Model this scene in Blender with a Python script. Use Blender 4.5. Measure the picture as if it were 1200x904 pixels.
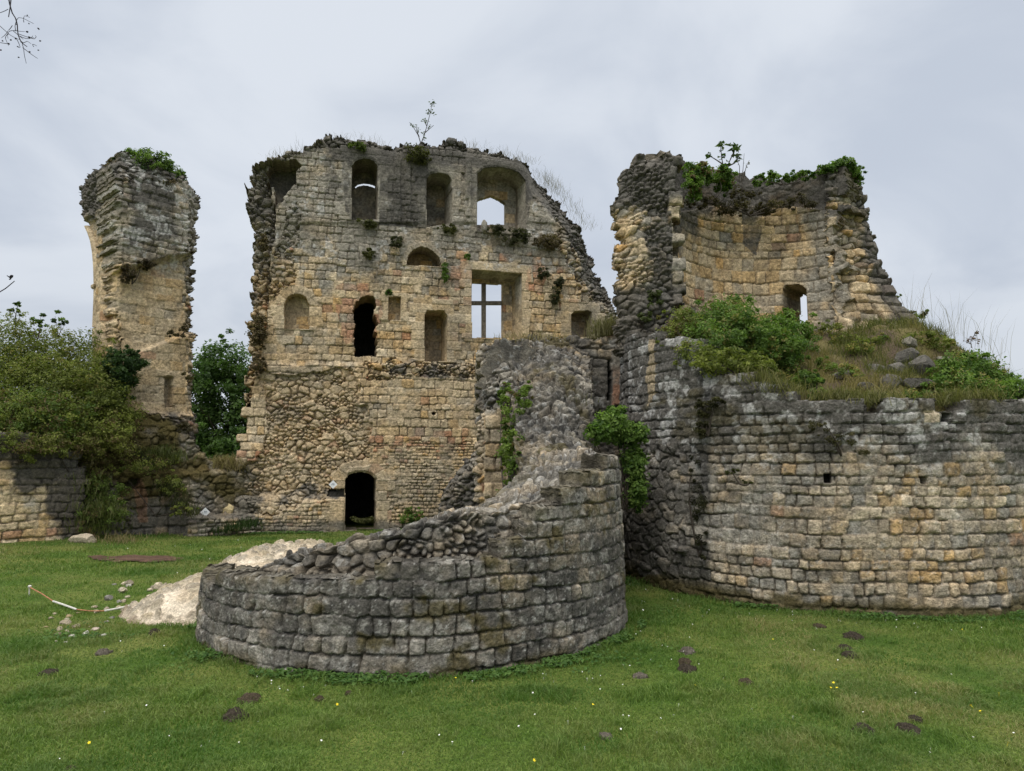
import bpy, math, random
import numpy as np
from mathutils import Vector

# ------------------------------------------------------------------ scene, camera, sky, sun
scene = bpy.context.scene
COL = scene.collection
for o in list(bpy.data.objects):
    bpy.data.objects.remove(o, do_unlink=True)

PITCH = math.radians(6.0)
CAM_H = 2.6
FPX = 826.0
cam_d = bpy.data.cameras.new('camera')
cam = bpy.data.objects.new('camera', cam_d)
COL.objects.link(cam)
cam.location = (0, 0, CAM_H)
cam.rotation_euler = (math.pi / 2 + PITCH, 0, 0)
cam_d.sensor_fit = 'HORIZONTAL'
cam_d.sensor_width = 36.0
cam_d.lens = 36.0 * FPX / 1200.0
cam_d.clip_start = 0.05
cam_d.clip_end = 2000
scene.camera = cam

SUN_EL, SUN_AZ = math.radians(52), math.radians(205)      # azimuth clockwise from +Y
world = bpy.data.worlds.new('World')
scene.world = world
world.use_nodes = True
wn, wl = world.node_tree.nodes, world.node_tree.links
wn.clear()
w_out = wn.new('ShaderNodeOutputWorld')
w_bg = wn.new('ShaderNodeBackground')
w_bg.inputs['Strength'].default_value = 0.1
wl.new(w_bg.outputs[0], w_out.inputs[0])
w_sky = wn.new('ShaderNodeTexSky')
w_sky.sky_type = 'NISHITA'
w_sky.sun_disc = False
w_sky.sun_elevation = SUN_EL
w_sky.sun_rotation = SUN_AZ
w_tc = wn.new('ShaderNodeTexCoord')
w_sep = wn.new('ShaderNodeSeparateXYZ')
wl.new(w_tc.outputs['Generated'], w_sep.inputs[0])
# cloud deck seen in perspective: direction divided by its height
w_h = wn.new('ShaderNodeMath'); w_h.operation = 'ADD'; w_h.inputs[1].default_value = 0.36
w_hm = wn.new('ShaderNodeMath'); w_hm.operation = 'MAXIMUM'; w_hm.inputs[1].default_value = 0.0
wl.new(w_sep.outputs['Z'], w_hm.inputs[0]); wl.new(w_hm.outputs[0], w_h.inputs[0])
w_div = wn.new('ShaderNodeVectorMath'); w_div.operation = 'DIVIDE'
w_cmb = wn.new('ShaderNodeCombineXYZ')
for i in range(3):
    wl.new(w_h.outputs[0], w_cmb.inputs[i])
wl.new(w_tc.outputs['Generated'], w_div.inputs[0]); wl.new(w_cmb.outputs[0], w_div.inputs[1])
w_n1 = wn.new('ShaderNodeTexNoise'); w_n1.inputs['Scale'].default_value = 1.9
w_n1.inputs['Detail'].default_value = 6; w_n1.inputs['Roughness'].default_value = 0.5
w_n1.inputs['Distortion'].default_value = 0.5
wl.new(w_div.outputs[0], w_n1.inputs['Vector'])
w_r = wn.new('ShaderNodeValToRGB')
w_r.color_ramp.interpolation = 'EASE'
e = w_r.color_ramp.elements
e[0].position = 0.34; e[0].color = (0.585, 0.645, 0.745, 1)
e[1].position = 0.64; e[1].color = (0.775, 0.825, 0.90, 1)
wl.new(w_n1.outputs['Fac'], w_r.inputs[0])
# brightness of an overcast dome grows towards the zenith
w_g = wn.new('ShaderNodeMapRange'); w_g.interpolation_type = 'SMOOTHSTEP'
w_g.inputs['From Min'].default_value = 0.0; w_g.inputs['From Max'].default_value = 0.34
w_g.inputs['To Min'].default_value = 8.4; w_g.inputs['To Max'].default_value = 9.7
w_g2 = wn.new('ShaderNodeMapRange'); w_g2.interpolation_type = 'SMOOTHSTEP'
w_g2.inputs['From Min'].default_value = 0.58; w_g2.inputs['From Max'].default_value = 0.97
w_g2.inputs['To Min'].default_value = 0.0; w_g2.inputs['To Max'].default_value = 24.0
wl.new(w_sep.outputs['Z'], w_g.inputs[0]); wl.new(w_sep.outputs['Z'], w_g2.inputs[0])
w_s1 = wn.new('ShaderNodeVectorMath'); w_s1.operation = 'SCALE'
wl.new(w_r.outputs[0], w_s1.inputs[0]); wl.new(w_g.outputs[0], w_s1.inputs['Scale'])
w_s2 = wn.new('ShaderNodeVectorMath'); w_s2.operation = 'SCALE'
w_s2.inputs[0].default_value = (1.0, 0.96, 0.90)
wl.new(w_g2.outputs[0], w_s2.inputs['Scale'])
w_sc = wn.new('ShaderNodeVectorMath'); w_sc.operation = 'ADD'
wl.new(w_s1.outputs[0], w_sc.inputs[0]); wl.new(w_s2.outputs[0], w_sc.inputs[1])
w_mix = wn.new('ShaderNodeMixRGB'); w_mix.inputs[0].default_value = 0.95
wl.new(w_sky.outputs[0], w_mix.inputs[1]); wl.new(w_sc.outputs[0], w_mix.inputs[2])
wl.new(w_mix.outputs[0], w_bg.inputs['Color'])

sun_d = bpy.data.lights.new('sun', 'SUN')
sun_d.energy = 1.5
sun_d.angle = math.radians(40)
sun_d.color = (1.0, 0.96, 0.9)
sun = bpy.data.objects.new('sun', sun_d)
COL.objects.link(sun)
sd = Vector((math.sin(SUN_AZ) * math.cos(SUN_EL), math.cos(SUN_AZ) * math.cos(SUN_EL), math.sin(SUN_EL)))
sun.rotation_euler = (-sd).to_track_quat('-Z', 'Y').to_euler()
sun.location = sd * 60

scene.view_settings.view_transform = 'Standard'
scene.view_settings.look = 'None'
scene.view_settings.exposure = 0.0
scene.view_settings.gamma = 1.0
scene.view_settings.use_curve_mapping = False
try:
    scene.cycles.max_bounces = 5
    scene.cycles.diffuse_bounces = 3
    scene.cycles.transmission_bounces = 2
    scene.cycles.use_denoising = True
except Exception:
    pass

# ------------------------------------------------------------------ measuring: photo pixel -> ray -> place
CP, SP = math.cos(PITCH), math.sin(PITCH)


def ray(px, py):
    px = np.asarray(px, float); py = np.asarray(py, float)
    u = (px - 600.0) / FPX
    v = (452.0 - py) / FPX
    return np.stack([u, CP - v * SP, SP + v * CP], -1)


def at(px, py, Y):
    d = ray(px, py)
    return (d * (Y / d[..., 1:2])) + np.array([0, 0, CAM_H])


def proj(P):
    P = np.asarray(P, float)
    x, y, z = P[..., 0], P[..., 1], P[..., 2] - CAM_H
    f = y * CP + z * SP
    w = -y * SP + z * CP
    return 600 + FPX * x / f, 452 - FPX * w / f


# ------------------------------------------------------------------ noise
def h2(ix, iy, seed):
    n = (ix.astype(np.int64) * 374761393 + iy.astype(np.int64) * 668265263 + int(seed) * 144269504 + 12345) & 0xffffffff
    n = ((n ^ (n >> 13)) * 1274126177) & 0xffffffff
    n = ((n ^ (n >> 15)) * 2246822519) & 0xffffffff
    n = n ^ (n >> 16)
    return n / 4294967295.0


def vnoise(x, y, seed=0):
    x = np.asarray(x, float); y = np.asarray(y, float)
    ix = np.floor(x); iy = np.floor(y)
    fx = x - ix; fy = y - iy
    fx = fx * fx * fx * (fx * (fx * 6 - 15) + 10); fy = fy * fy * fy * (fy * (fy * 6 - 15) + 10)
    a = h2(ix, iy, seed); b = h2(ix + 1, iy, seed); c = h2(ix, iy + 1, seed); d = h2(ix + 1, iy + 1, seed)
    return (a * (1 - fx) + b * fx) * (1 - fy) + (c * (1 - fx) + d * fx) * fy


def fbm(x, y, seed=0, octs=4, gain=0.5):
    t = 0.0; amp = 1.0; s = 0.0
    x = np.asarray(x, float); y = np.asarray(y, float)
    for k in range(octs):
        t = t + amp * vnoise(x * 2 ** k + 17.3 * k, y * 2 ** k - 9.1 * k, seed + 31 * k)
        s += amp; amp *= gain
    return t / s


def sst(a, b, x):
    t = np.clip((x - a) / (b - a), 0, 1)
    return t * t * (3 - 2 * t)


def lerp(a, b, t):
    a = np.asarray(a, float); b = np.asarray(b, float)
    t = np.asarray(t, float)
    if (a.ndim and a.shape[-1] == 3) or (b.ndim and b.shape[-1] == 3):
        t = t[..., None]
    return a + (b - a) * t


def inpoly(x, y, poly):
    poly = np.asarray(poly, float)
    r = np.zeros(np.shape(x), bool)
    j = len(poly) - 1
    for i in range(len(poly)):
        xi, yi = poly[i]; xj, yj = poly[j]
        if yi != yj:
            r ^= ((yi > y) != (yj > y)) & (x < (xj - xi) * (y - yi) / (yj - yi) + xi)
        j = i
    return r


def dpoly(x, y, poly, closed=True):
    poly = np.asarray(poly, float)
    d = np.full(np.shape(x), 1e9)
    n = len(poly)
    for i in range(n if closed else n - 1):
        ax, ay = poly[i]; bx, by = poly[(i + 1) % n]
        dx, dy = bx - ax, by - ay
        L = dx * dx + dy * dy + 1e-12
        t = np.clip(((x - ax) * dx + (y - ay) * dy) / L, 0, 1)
        d = np.minimum(d, np.hypot(x - ax - t * dx, y - ay - t * dy))
    return d


def soft(x, y, poly, w):
    """1 inside a polygon, fading over a width w across its edge"""
    d = dpoly(x, y, poly)
    return sst(-w, w, np.where(inpoly(x, y, poly), d, -d))


# ------------------------------------------------------------------ objects
def tag(o, label=None, cat=None, group=None, kind=None):
    if label: o['label'] = label
    if cat: o['category'] = cat
    if group: o['group'] = group
    if kind: o['kind'] = kind
    return o


def empty(name, loc):
    o = bpy.data.objects.new(name, None)
    o.empty_display_size = 0.3
    o.location = loc
    COL.objects.link(o)
    return o


def world_loc(o):
    p = Vector((0, 0, 0))
    while o is not None:
        p = p + Vector(o.location); o = o.parent
    return p


def mesh(name, verts, faces, mat, parent=None, col=None, smooth=False, loc=None):
    """faces: list of (n,k) index arrays; verts in world space"""
    verts = np.asarray(verts, np.float64)
    if not isinstance(faces, (list, tuple)):
        faces = [faces]
    faces = [np.asarray(f, np.int64) for f in faces if len(f)]
    if loc is None:
        loc = (0, 0, 0) if parent is not None else tuple(verts.mean(0) * [1, 1, 0] + [0, 0, verts[:, 2].min()])
    base = Vector(loc) + (world_loc(parent) if parent is not None else Vector((0, 0, 0)))
    v = verts - np.array(base)
    me = bpy.data.meshes.new(name)
    me.vertices.add(len(v)); me.vertices.foreach_set('co', v.astype(np.float32).ravel())
    li = np.concatenate([f.ravel() for f in faces])
    tot = np.concatenate([np.full(len(f), f.shape[1]) for f in faces])
    st = np.concatenate([[0], np.cumsum(tot)[:-1]])
    me.loops.add(len(li)); me.loops.foreach_set('vertex_index', li.astype(np.int32))
    me.polygons.add(len(tot)); me.polygons.foreach_set('loop_start', st.astype(np.int32))
    if smooth is not False:
        sm = np.ones(len(tot), bool) if smooth is True else np.asarray(smooth, bool)
        me.polygons.foreach_set('use_smooth', sm)
    else:
        me.polygons.foreach_set('use_smooth', np.zeros(len(tot), bool))
    me.update(calc_edges=True)
    if col is not None:
        col = np.asarray(col, np.float32)
        if col.ndim == 1: col = np.tile(col, (len(v), 1))
        c4 = np.ones((len(v), 4), np.float32); c4[:, :3] = np.clip(col, 0, 1)
        me.attributes.new('Col', 'FLOAT_COLOR', 'POINT').data.foreach_set('color', c4.ravel())
    me.materials.append(mat)
    o = bpy.data.objects.new(name, me)
    COL.objects.link(o)
    o.location = loc
    if parent is not None: o.parent = parent
    return o


# ------------------------------------------------------------------ materials
def new_mat(name):
    m = bpy.data.materials.new(name); m.use_nodes = True
    n, l = m.node_tree.nodes, m.node_tree.links
    b = n['Principled BSDF']
    b.inputs['Roughness'].default_value = 0.95
    b.inputs['Specular IOR Level'].default_value = 0.15
    return m, n, l, b


def stone_mat(name, s1=18, s2=70, amount=0.5, bump=0.5, bdist=0.012):
    m, n, l, b = new_mat(name)
    at_ = n.new('ShaderNodeAttribute'); at_.attribute_name = 'Col'
    tc = n.new('ShaderNodeTexCoord')
    n1 = n.new('ShaderNodeTexNoise'); n1.inputs['Scale'].default_value = s1; n1.inputs['Detail'].default_value = 5; n1.inputs['Roughness'].default_value = 0.65
    n2 = n.new('ShaderNodeTexNoise'); n2.inputs['Scale'].default_value = s2; n2.inputs['Detail'].default_value = 3
    vo = n.new('ShaderNodeTexVoronoi'); vo.inputs['Scale'].default_value = s2 * 0.45
    for q in (n1, n2, vo): l.new(tc.outputs['Object'], q.inputs['Vector'])
    mr = n.new('ShaderNodeMapRange'); mr.inputs['From Min'].default_value = 0.3; mr.inputs['From Max'].default_value = 0.7
    mr.inputs['To Min'].default_value = 1 - amount; mr.inputs['To Max'].default_value = 1 + amount
    l.new(n1.outputs['Fac'], mr.inputs[0])
    mr2 = n.new('ShaderNodeMapRange'); mr2.inputs['From Min'].default_value = 0.3; mr2.inputs['From Max'].default_value = 0.7
    mr2.inputs['To Min'].default_value = 1 - amount * 0.6; mr2.inputs['To Max'].default_value = 1 + amount * 0.6
    l.new(n2.outputs['Fac'], mr2.inputs[0])
    mu = n.new('ShaderNodeMath'); mu.operation = 'MULTIPLY'
    l.new(mr.outputs[0], mu.inputs[0]); l.new(mr2.outputs[0], mu.inputs[1])
    sc = n.new('ShaderNodeVectorMath'); sc.operation = 'SCALE'
    l.new(at_.outputs['Color'], sc.inputs[0]); l.new(mu.outputs[0], sc.inputs['Scale'])
    l.new(sc.outputs[0], b.inputs['Base Color'])
    ad = n.new('ShaderNodeMath'); ad.operation = 'ADD'
    l.new(n1.outputs['Fac'], ad.inputs[0])
    pit = n.new('ShaderNodeMath'); pit.operation = 'MULTIPLY'; pit.inputs[1].default_value = 0.5
    l.new(vo.outputs['Distance'], pit.inputs[0]); l.new(pit.outputs[0], ad.inputs[1])
    bp = n.new('ShaderNodeBump'); bp.inputs['Strength'].default_value = bump; bp.inputs['Distance'].default_value = bdist
    l.new(ad.outputs[0], bp.inputs['Height']); l.new(bp.outputs[0], b.inputs['Normal'])
    return m


def leaf_mat(name, trans=0.3):
    m, n, l, b = new_mat(name)
    at_ = n.new('ShaderNodeAttribute'); at_.attribute_name = 'Col'
    b.inputs['Roughness'].default_value = 0.6
    b.inputs['Specular IOR Level'].default_value = 0.3
    l.new(at_.outputs['Color'], b.inputs['Base Color'])
    t = n.new('ShaderNodeBsdfTranslucent')
    sc = n.new('ShaderNodeVectorMath'); sc.operation = 'MULTIPLY'; sc.inputs[1].default_value = (1.1, 1.3, 0.7)
    l.new(at_.outputs['Color'], sc.inputs[0]); l.new(sc.outputs[0], t.inputs['Color'])
    mx = n.new('ShaderNodeMixShader'); mx.inputs[0].default_value = trans
    l.new(b.outputs[0], mx.inputs[1]); l.new(t.outputs[0], mx.inputs[2])
    l.new(mx.outputs[0], n['Material Output'].inputs['Surface'])
    return m


def flat_mat(name, rgb, rough=0.8, var=0.25, scale=30):
    m, n, l, b = new_mat(name)
    b.inputs['Roughness'].default_value = rough
    tc = n.new('ShaderNodeTexCoord')
    n1 = n.new('ShaderNodeTexNoise'); n1.inputs['Scale'].default_value = scale; n1.inputs['Detail'].default_value = 4
    l.new(tc.outputs['Object'], n1.inputs['Vector'])
    r = n.new('ShaderNodeValToRGB')
    c = np.array(rgb)
    r.color_ramp.elements[0].position = 0.3; r.color_ramp.elements[0].color = (*np.clip(c * (1 - var), 0, 1), 1)
    r.color_ramp.elements[1].position = 0.7; r.color_ramp.elements[1].color = (*np.clip(c * (1 + var), 0, 1), 1)
    l.new(n1.outputs['Fac'], r.inputs[0]); l.new(r.outputs[0], b.inputs['Base Color'])
    return m


M_FAR = stone_mat('weathered_limestone', 10, 34, 0.46, 0.8, 0.03)
M_NEAR = stone_mat('lichened_limestone', 19, 62, 0.44, 0.9, 0.02)
M_EARTH = stone_mat('crumbly_earth', 25, 90, 0.4, 0.8, 0.03)
M_LEAF = leaf_mat('leaves', 0.4)
M_GRASS = leaf_mat('grass_blades', 0.35)
M_TWIG = flat_mat('bark', (0.055, 0.045, 0.035))

# ------------------------------------------------------------------ masonry patterns
BEIGE = np.array([0.50, 0.395, 0.255]); OCHRE = np.array([0.46, 0.31, 0.145]); PINK = np.array([0.43, 0.235, 0.145])
GREY = np.array([0.285, 0.258, 0.21]); DARK = np.array([0.10, 0.093, 0.082]); BLACK = np.array([0.035, 0.034, 0.032])
CREAM = np.array([0.58, 0.48, 0.34]); WHITE = np.array([0.50, 0.49, 0.46]); MORTAR = np.array([0.21, 0.17, 0.12])
MOSS = np.array([0.075, 0.06, 0.018]); SOIL = np.array([0.07, 0.052, 0.035])


def coursed(U, V, seed, hc=.26, lmin=.26, lmax=.55, gap=.014, rad=.04, warp=.05, rowjit=.25):
    U2 = U + warp * (fbm(U * 1.3, V * 1.3, seed + 1, 3) - .5) * 2 + 0.055 * (fbm(U * 6, V * 6, seed + 5, 3) - .5)
    V2 = V + warp * (fbm(U * 0.8, V * 1.1, seed + 2, 3) - .5) * 2 + 0.055 * (fbm(U * 6, V * 6, seed + 6, 3) - .5)
    rng = np.random.default_rng(seed)
    vb = np.cumsum(np.concatenate([[V2.min() - 0.05], hc * (1 - rowjit + 2 * rowjit * rng.random(int((np.ptp(V2) + .2) / (hc * (1 - rowjit))) + 3))]))
    row = np.clip(np.searchsorted(vb, V2) - 1, 0, len(vb) - 2)
    cu = np.zeros(U.shape); hu = np.zeros(U.shape); colid = np.zeros(U.shape)
    u0, u1 = U2.min() - 1, U2.max() + 1
    for r in range(len(vb) - 1):
        m = row == r
        rh = vb[r + 1] - vb[r]
        nn = int((u1 - u0) / lmin) + 4
        ub = np.cumsum(np.concatenate([[u0 - rng.random() * lmax], (lmin + (lmax - lmin) * rng.random(nn) ** 1.5) * (0.7 + .3 * rh / hc)]))
        if not m.any(): continue
        k = np.clip(np.searchsorted(ub, U2[m]) - 1, 0, len(ub) - 2)
        cu[m] = (ub[k] + ub[k + 1]) / 2; hu[m] = (ub[k + 1] - ub[k]) / 2; colid[m] = k
    cv = (vb[row] + vb[row + 1]) / 2; hv = (vb[row + 1] - vb[row]) / 2
    r1 = h2(colid, row, seed + 11); r2 = h2(colid, row, seed + 12); r3 = h2(colid, row, seed + 13); r4 = h2(colid, row, seed + 14)
    rr = .6 * rad * (.5 + r4)
    qx = np.abs(U2 - cu) - (hu - .3 * gap - rr); qy = np.abs(V2 - cv) - (hv - .3 * gap - rr)
    e = -(np.hypot(np.maximum(qx, 0), np.maximum(qy, 0)) + np.minimum(np.maximum(qx, qy), 0) - rr)
    tilt = (r1 - .5) * (U2 - cu) / hu + (r2 - .5) * (V2 - cv) / hv
    pil = np.clip(e / np.maximum(np.minimum(hu, hv), .01), 0, 1)
    return dict(e=e, r1=r1, r2=r2, r3=r3, r4=r4, cu=cu, cv=cv, tilt=tilt, pil=pil, jo=.25 + 1.3 * sst(.3, .7, fbm(U * 1.9, V * 1.9, seed + 60, 3)), ro=fbm(U * 11, V * 11, seed + 61, 3) - .5)


def rubble(U, V, seed, sx=.26, sz=.18, jit=.9, warp=.06):
    U2 = (U + warp * (fbm(U * 3, V * 3, seed + 1, 3) - .5) * 2) / sx
    V2 = (V + warp * (fbm(U * 3, V * 3, seed + 2, 3) - .5) * 2) / sz
    iu = np.floor(U2); iv = np.floor(V2)
    F1 = np.full(U.shape, 9.0); F2 = np.full(U.shape, 9.0)
    cu = np.zeros(U.shape); cv = np.zeros(U.shape); ii = np.zeros(U.shape); jj = np.zeros(U.shape)
    for a in (-1, 0, 1):
        for b in (-1, 0, 1):
            x = iu + a; y = iv + b
            fx = x + .5 + jit * (h2(x, y, seed + 3) - .5); fy = y + .5 + jit * (h2(x, y, seed + 4) - .5)
            w = .75 + .5 * h2(x, y, seed + 9)
            d = np.hypot(U2 - fx, V2 - fy) * w
            near = d < F1
            F2 = np.where(near, F1, np.minimum(F2, d))
            cu = np.where(near, fx, cu); cv = np.where(near, fy, cv); ii = np.where(near, x, ii); jj = np.where(near, y, jj)
            F1 = np.where(near, d, F1)
    e = (F2 - F1) * .5 * min(sx, sz)
    r1, r2, r3, r4 = (h2(ii, jj, seed + 20 + k) for k in range(4))
    tilt = (r1 - .5) * (U2 - cu) * 2 + (r2 - .5) * (V2 - cv) * 2
    return dict(e=e, r1=r1, r2=r2, r3=r3, r4=r4, cu=cu * sx, cv=cv * sz, tilt=tilt, pil=np.clip(1 - F1 * 1.3, 0, 1), jo=.5 + 1.0 * sst(.3, .7, fbm(U * 1.9, V * 1.9, seed + 60, 3)), ro=fbm(U * 11, V * 11, seed + 61, 3) - .5)


def rubble2(U, V, seed, sx=.26, sz=.18):
    """large stones with pockets of small packing stones between them"""
    a = rubble(U, V, seed, sx, sz); b = rubble(U, V, seed + 7, sx * .55, sz * .6)
    return pick(fbm(a['cu'] * 2.3, a['cv'] * 2.3, seed + 8, 2) > .5, a, b)


def pick(mask, a, b):
    return {k: np.where(mask, a[k], b[k]) for k in a}


def grad(P):
    """unit normals of a (nv,nu,3) sheet"""
    du = np.gradient(P, axis=1); dv = np.gradient(P, axis=0)
    n = np.cross(du, dv)
    return n / np.maximum(np.linalg.norm(n, axis=-1, keepdims=True), 1e-9)


def stone_h(f, depth=.05, w=.03, bulge=.03, off=.03, tilt=.02):
    chip = .014 * np.clip(f['ro'], -.5, .15)                       # worn arrises
    return depth * f['jo'] * (sst(0.0, w * .5, f['e'] + chip) - 1) + .25 * bulge * (f['pil'] ** .6 - .5) + off * (f['r4'] - .5) * 2 + 1.4 * tilt * f['tilt'] + .028 * f['ro']


def stone_c(f, U, V, seed, grey=.4, ochre=.15, pink=.0, base=BEIGE, gcol=GREY, mort=MORTAR, var=.34, mw=.009):
    """colour of every stone from its own random numbers; grey, ochre and pink may be arrays 0..1"""
    c = np.broadcast_to(base, U.shape + (3,)).copy()
    c = lerp(c, CREAM, np.clip((f['r3'] - .75) * 3, 0, .7))
    c = lerp(c, OCHRE, ((f['r1'] < ochre) * (.4 + .6 * f['r3'])))
    c = lerp(c, PINK, (f['r2'] < pink) * (.5 + .5 * f['r3']))
    gm = sst(-.25, .25, grey - .1 - (f['r4'] * .8) + .5 * (fbm(U * 1.1, V * 1.1, seed + 40, 3) - .5))
    c = lerp(c, np.broadcast_to(gcol, c.shape), gm)
    c = c * (1 - var / 2 + var * f['r2'])[..., None]
    c = c * (.55 + .9 * fbm(U * 9, V * 9, seed + 41, 4, .65))[..., None]
    c = c * (.78 + .44 * fbm(U * .8, V * .8, seed + 42, 3))[..., None]
    c = lerp(c, c * [1.03, .95, .84], sst(.45, .7, fbm(U * 1.4 + 5, V * 1.4, seed + 43, 3)))
    c = lerp(c, np.broadcast_to(mort, c.shape), (1 - sst(0.0, mw, f['e'])) * np.clip(.35 + .35 * f['jo'], 0, .8))
    return c


def stain(c, U, V, seed, amt, col=DARK, sc=1.5, hard=.22, aniso=1.0):
    n = fbm(U * sc, V * sc * aniso, seed, 5, .6)
    return lerp(c, np.broadcast_to(col, c.shape), np.clip(sst(.5 - hard, .5 + hard, n + (amt - .5) * 1.1), 0, 1) * np.clip(amt * 2.2, 0, .93))


def specks(c, U, V, seed, thr=.72, sc=11, col=WHITE, k=.7):
    n = fbm(U * sc, V * sc, seed, 4, .65)
    return lerp(c, np.broadcast_to(col, c.shape), sst(thr, thr + .08, n) * k)


# ------------------------------------------------------------------ a wall face with thickness
def sheet(name, U, V, H, pos, keep, col, T, mat, parent=None, squeeze=None, side=None, seg=.16, rough=.05, backcap=True, seed=5, loc=None, closed=None):
    """pos(u,v,h)->xyz ; U (nu) V (nv) grids (2d), H heights, keep (nv-1,nu-1)"""
    keep = attached(keep)
    nv, nu = U.shape
    F = pos(U, V, H).reshape(-1, 3)
    C = np.asarray(col).reshape(-1, 3)
    idx = np.arange(nv * nu).reshape(nv, nu)
    q = np.stack([idx[:-1, :-1], idx[:-1, 1:], idx[1:, 1:], idx[1:, :-1]], -1)[keep]
    kp = np.pad(keep, 1)
    edges = []
    a = kp[1:-1, :-1] != kp[1:-1, 1:]            # vertical edges (nv-1, nu+1-?) between columns
    jj, ii = np.nonzero(a)
    left_in = kp[1:-1, :-1][jj, ii]
    e0 = idx[jj, ii]; e1 = idx[jj + 1, ii]
    edges.append(np.where(left_in[:, None], np.stack([e0, e1], -1), np.stack([e1, e0], -1)))
    a = kp[:-1, 1:-1] != kp[1:, 1:-1]
    jj, ii = np.nonzero(a)
    low_in = kp[:-1, 1:-1][jj, ii]
    e0 = idx[jj, ii]; e1 = idx[jj, ii + 1]
    edges.append(np.where(low_in[:, None], np.stack([e1, e0], -1), np.stack([e0, e1], -1)))
    E = np.concatenate(edges)
    bv = np.unique(E)
    bi = np.full(nv * nu, -1); bi[bv] = np.arange(len(bv))
    Tm = T if np.isscalar(T) else np.asarray(T).reshape(-1)[bv]
    Tmax = float(np.max(Tm))
    ns = max(2, int(round(Tmax / seg)))
    ub, vb_, hb = U.reshape(-1)[bv], V.reshape(-1)[bv], H.reshape(-1)[bv]
    verts = [F]; cols = [C]; quads = [q]; smooth = [np.ones(len(q), bool)]
    off = nv * nu
    prev = bv.copy()
    for k in range(1, ns + 1):
        t = k / ns
        d = hb * (1 - t) - Tm * t
        du = rough * (fbm(vb_ * 5 + 3.1 * k, ub * 5 - 7.7 * k, seed, 2) - .5) * 2 * (1 if k < ns else 0)
        dv = rough * (fbm(vb_ * 5 - 5.1 * k, ub * 5 + 2.7 * k, seed + 3, 2) - .5) * 2 * (1 if k < ns else 0)
        uu, vv = ub, vb_
        if squeeze is not None:
            uu, vv, isop = squeeze(ub, vb_, Tm * t)
            du = np.where(isop, du * .25, du); dv = np.where(isop, dv * .25, dv)
        P = pos(uu + du, vv + dv, d)
        cc = C[bv] * .6 + .4 * np.mean(C[bv], 0)
        if side is not None:
            cc = side(uu, vv, Tm * t, cc)
        cc = cc * (.7 + .6 * h2(np.floor(vb_ / .27) + np.floor(ub / .3) * 7, np.full(len(bv), np.floor(Tmax * t / .38)), seed))[:, None]
        verts.append(P); cols.append(cc)
        cur = off + np.arange(len(bv)); off += len(bv)
        quads.append(np.stack([prev_i(prev, E[:, 1], bi, k), prev_i(prev, E[:, 0], bi, k), cur[bi[E[:, 0]]], cur[bi[E[:, 1]]]], -1))
        smooth.append(np.zeros(len(E), bool))
        prev = cur
    if backcap:
        if np.isscalar(T): B = pos(U, V, np.full(U.shape, -float(T)))
        else: B = pos(U, V, -np.asarray(T))
        B = B.reshape(-1, 3)
        used = np.unique(q); inner = np.setdiff1d(used, bv)
        m = np.full(nv * nu, -1); m[bv] = prev; m[inner] = off + np.arange(len(inner))
        verts.append(B[inner]); cols.append(C[inner] * .7); off += len(inner)
        quads.append(m[q][:, ::-1]); smooth.append(np.zeros(len(q), bool))
    verts = np.concatenate(verts); cols = np.concatenate(cols); quads = np.concatenate(quads); smooth = np.concatenate(smooth)
    used = np.unique(quads)
    rm = np.full(len(verts), -1); rm[used] = np.arange(len(used))
    return mesh(name, verts[used], [rm[quads]], mat, parent, cols[used], smooth, loc)


def prev_i(prev, ev, bi, k):
    return ev if k == 1 else prev[bi[ev]]


def attached(keep):
    """drop cells that hang free of the main body of a wall"""
    k = keep.copy(); nv, nu = k.shape
    s = np.zeros_like(k); s[: max(2, nv // 3)] = k[: max(2, nv // 3)]
    for _ in range(4000):
        t = s.copy()
        t[1:] |= s[:-1]; t[:-1] |= s[1:]; t[:, 1:] |= s[:, :-1]; t[:, :-1] |= s[:, 1:]
        t &= k
        if (t == s).all(): break
        s = t
    return s


def grid(u0, u1, v0, v1, step, vstep=None):
    vstep = vstep or step
    u = np.linspace(u0, u1, max(2, int(round((u1 - u0) / step)) + 1)); v = np.linspace(v0, v1, max(2, int(round((v1 - v0) / vstep)) + 1))
    return np.meshgrid(u, v)


def fc(A):
    return (A[:-1, :-1] + A[1:, :-1] + A[:-1, 1:] + A[1:, 1:]) / 4


def fcorner(A):
    return A[:-1, :-1]


class Plane:
    """vertical plane: origin (x0,y0), tangent angle a (0 = along +X), facing the camera side"""
    def __init__(s, x0, y0, a):
        s.o = np.array([x0, y0, 0.0]); s.t = np.array([math.cos(a), math.sin(a), 0]); s.n = np.array([math.sin(a), -math.cos(a), 0])

    def pos(s, u, v, h):
        u = np.asarray(u, float); v = np.asarray(v, float); h = np.asarray(h, float)
        return s.o + u[..., None] * s.t + h[..., None] * s.n + v[..., None] * np.array([0, 0, 1.0])

    def hit(s, px, py, h=0.0):
        d = ray(px, py)
        o = np.array([0, 0, CAM_H])
        k = ((s.o + h * s.n - o) @ s.n) / (d @ s.n)
        P = o + d * np.asarray(k)[..., None]
        return np.stack([(P - s.o) @ s.t, P[..., 2]], -1)

    def poly(s, pts, h=0.0):
        p = np.asarray(pts, float)
        return s.hit(p[:, 0], p[:, 1], h)


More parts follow.
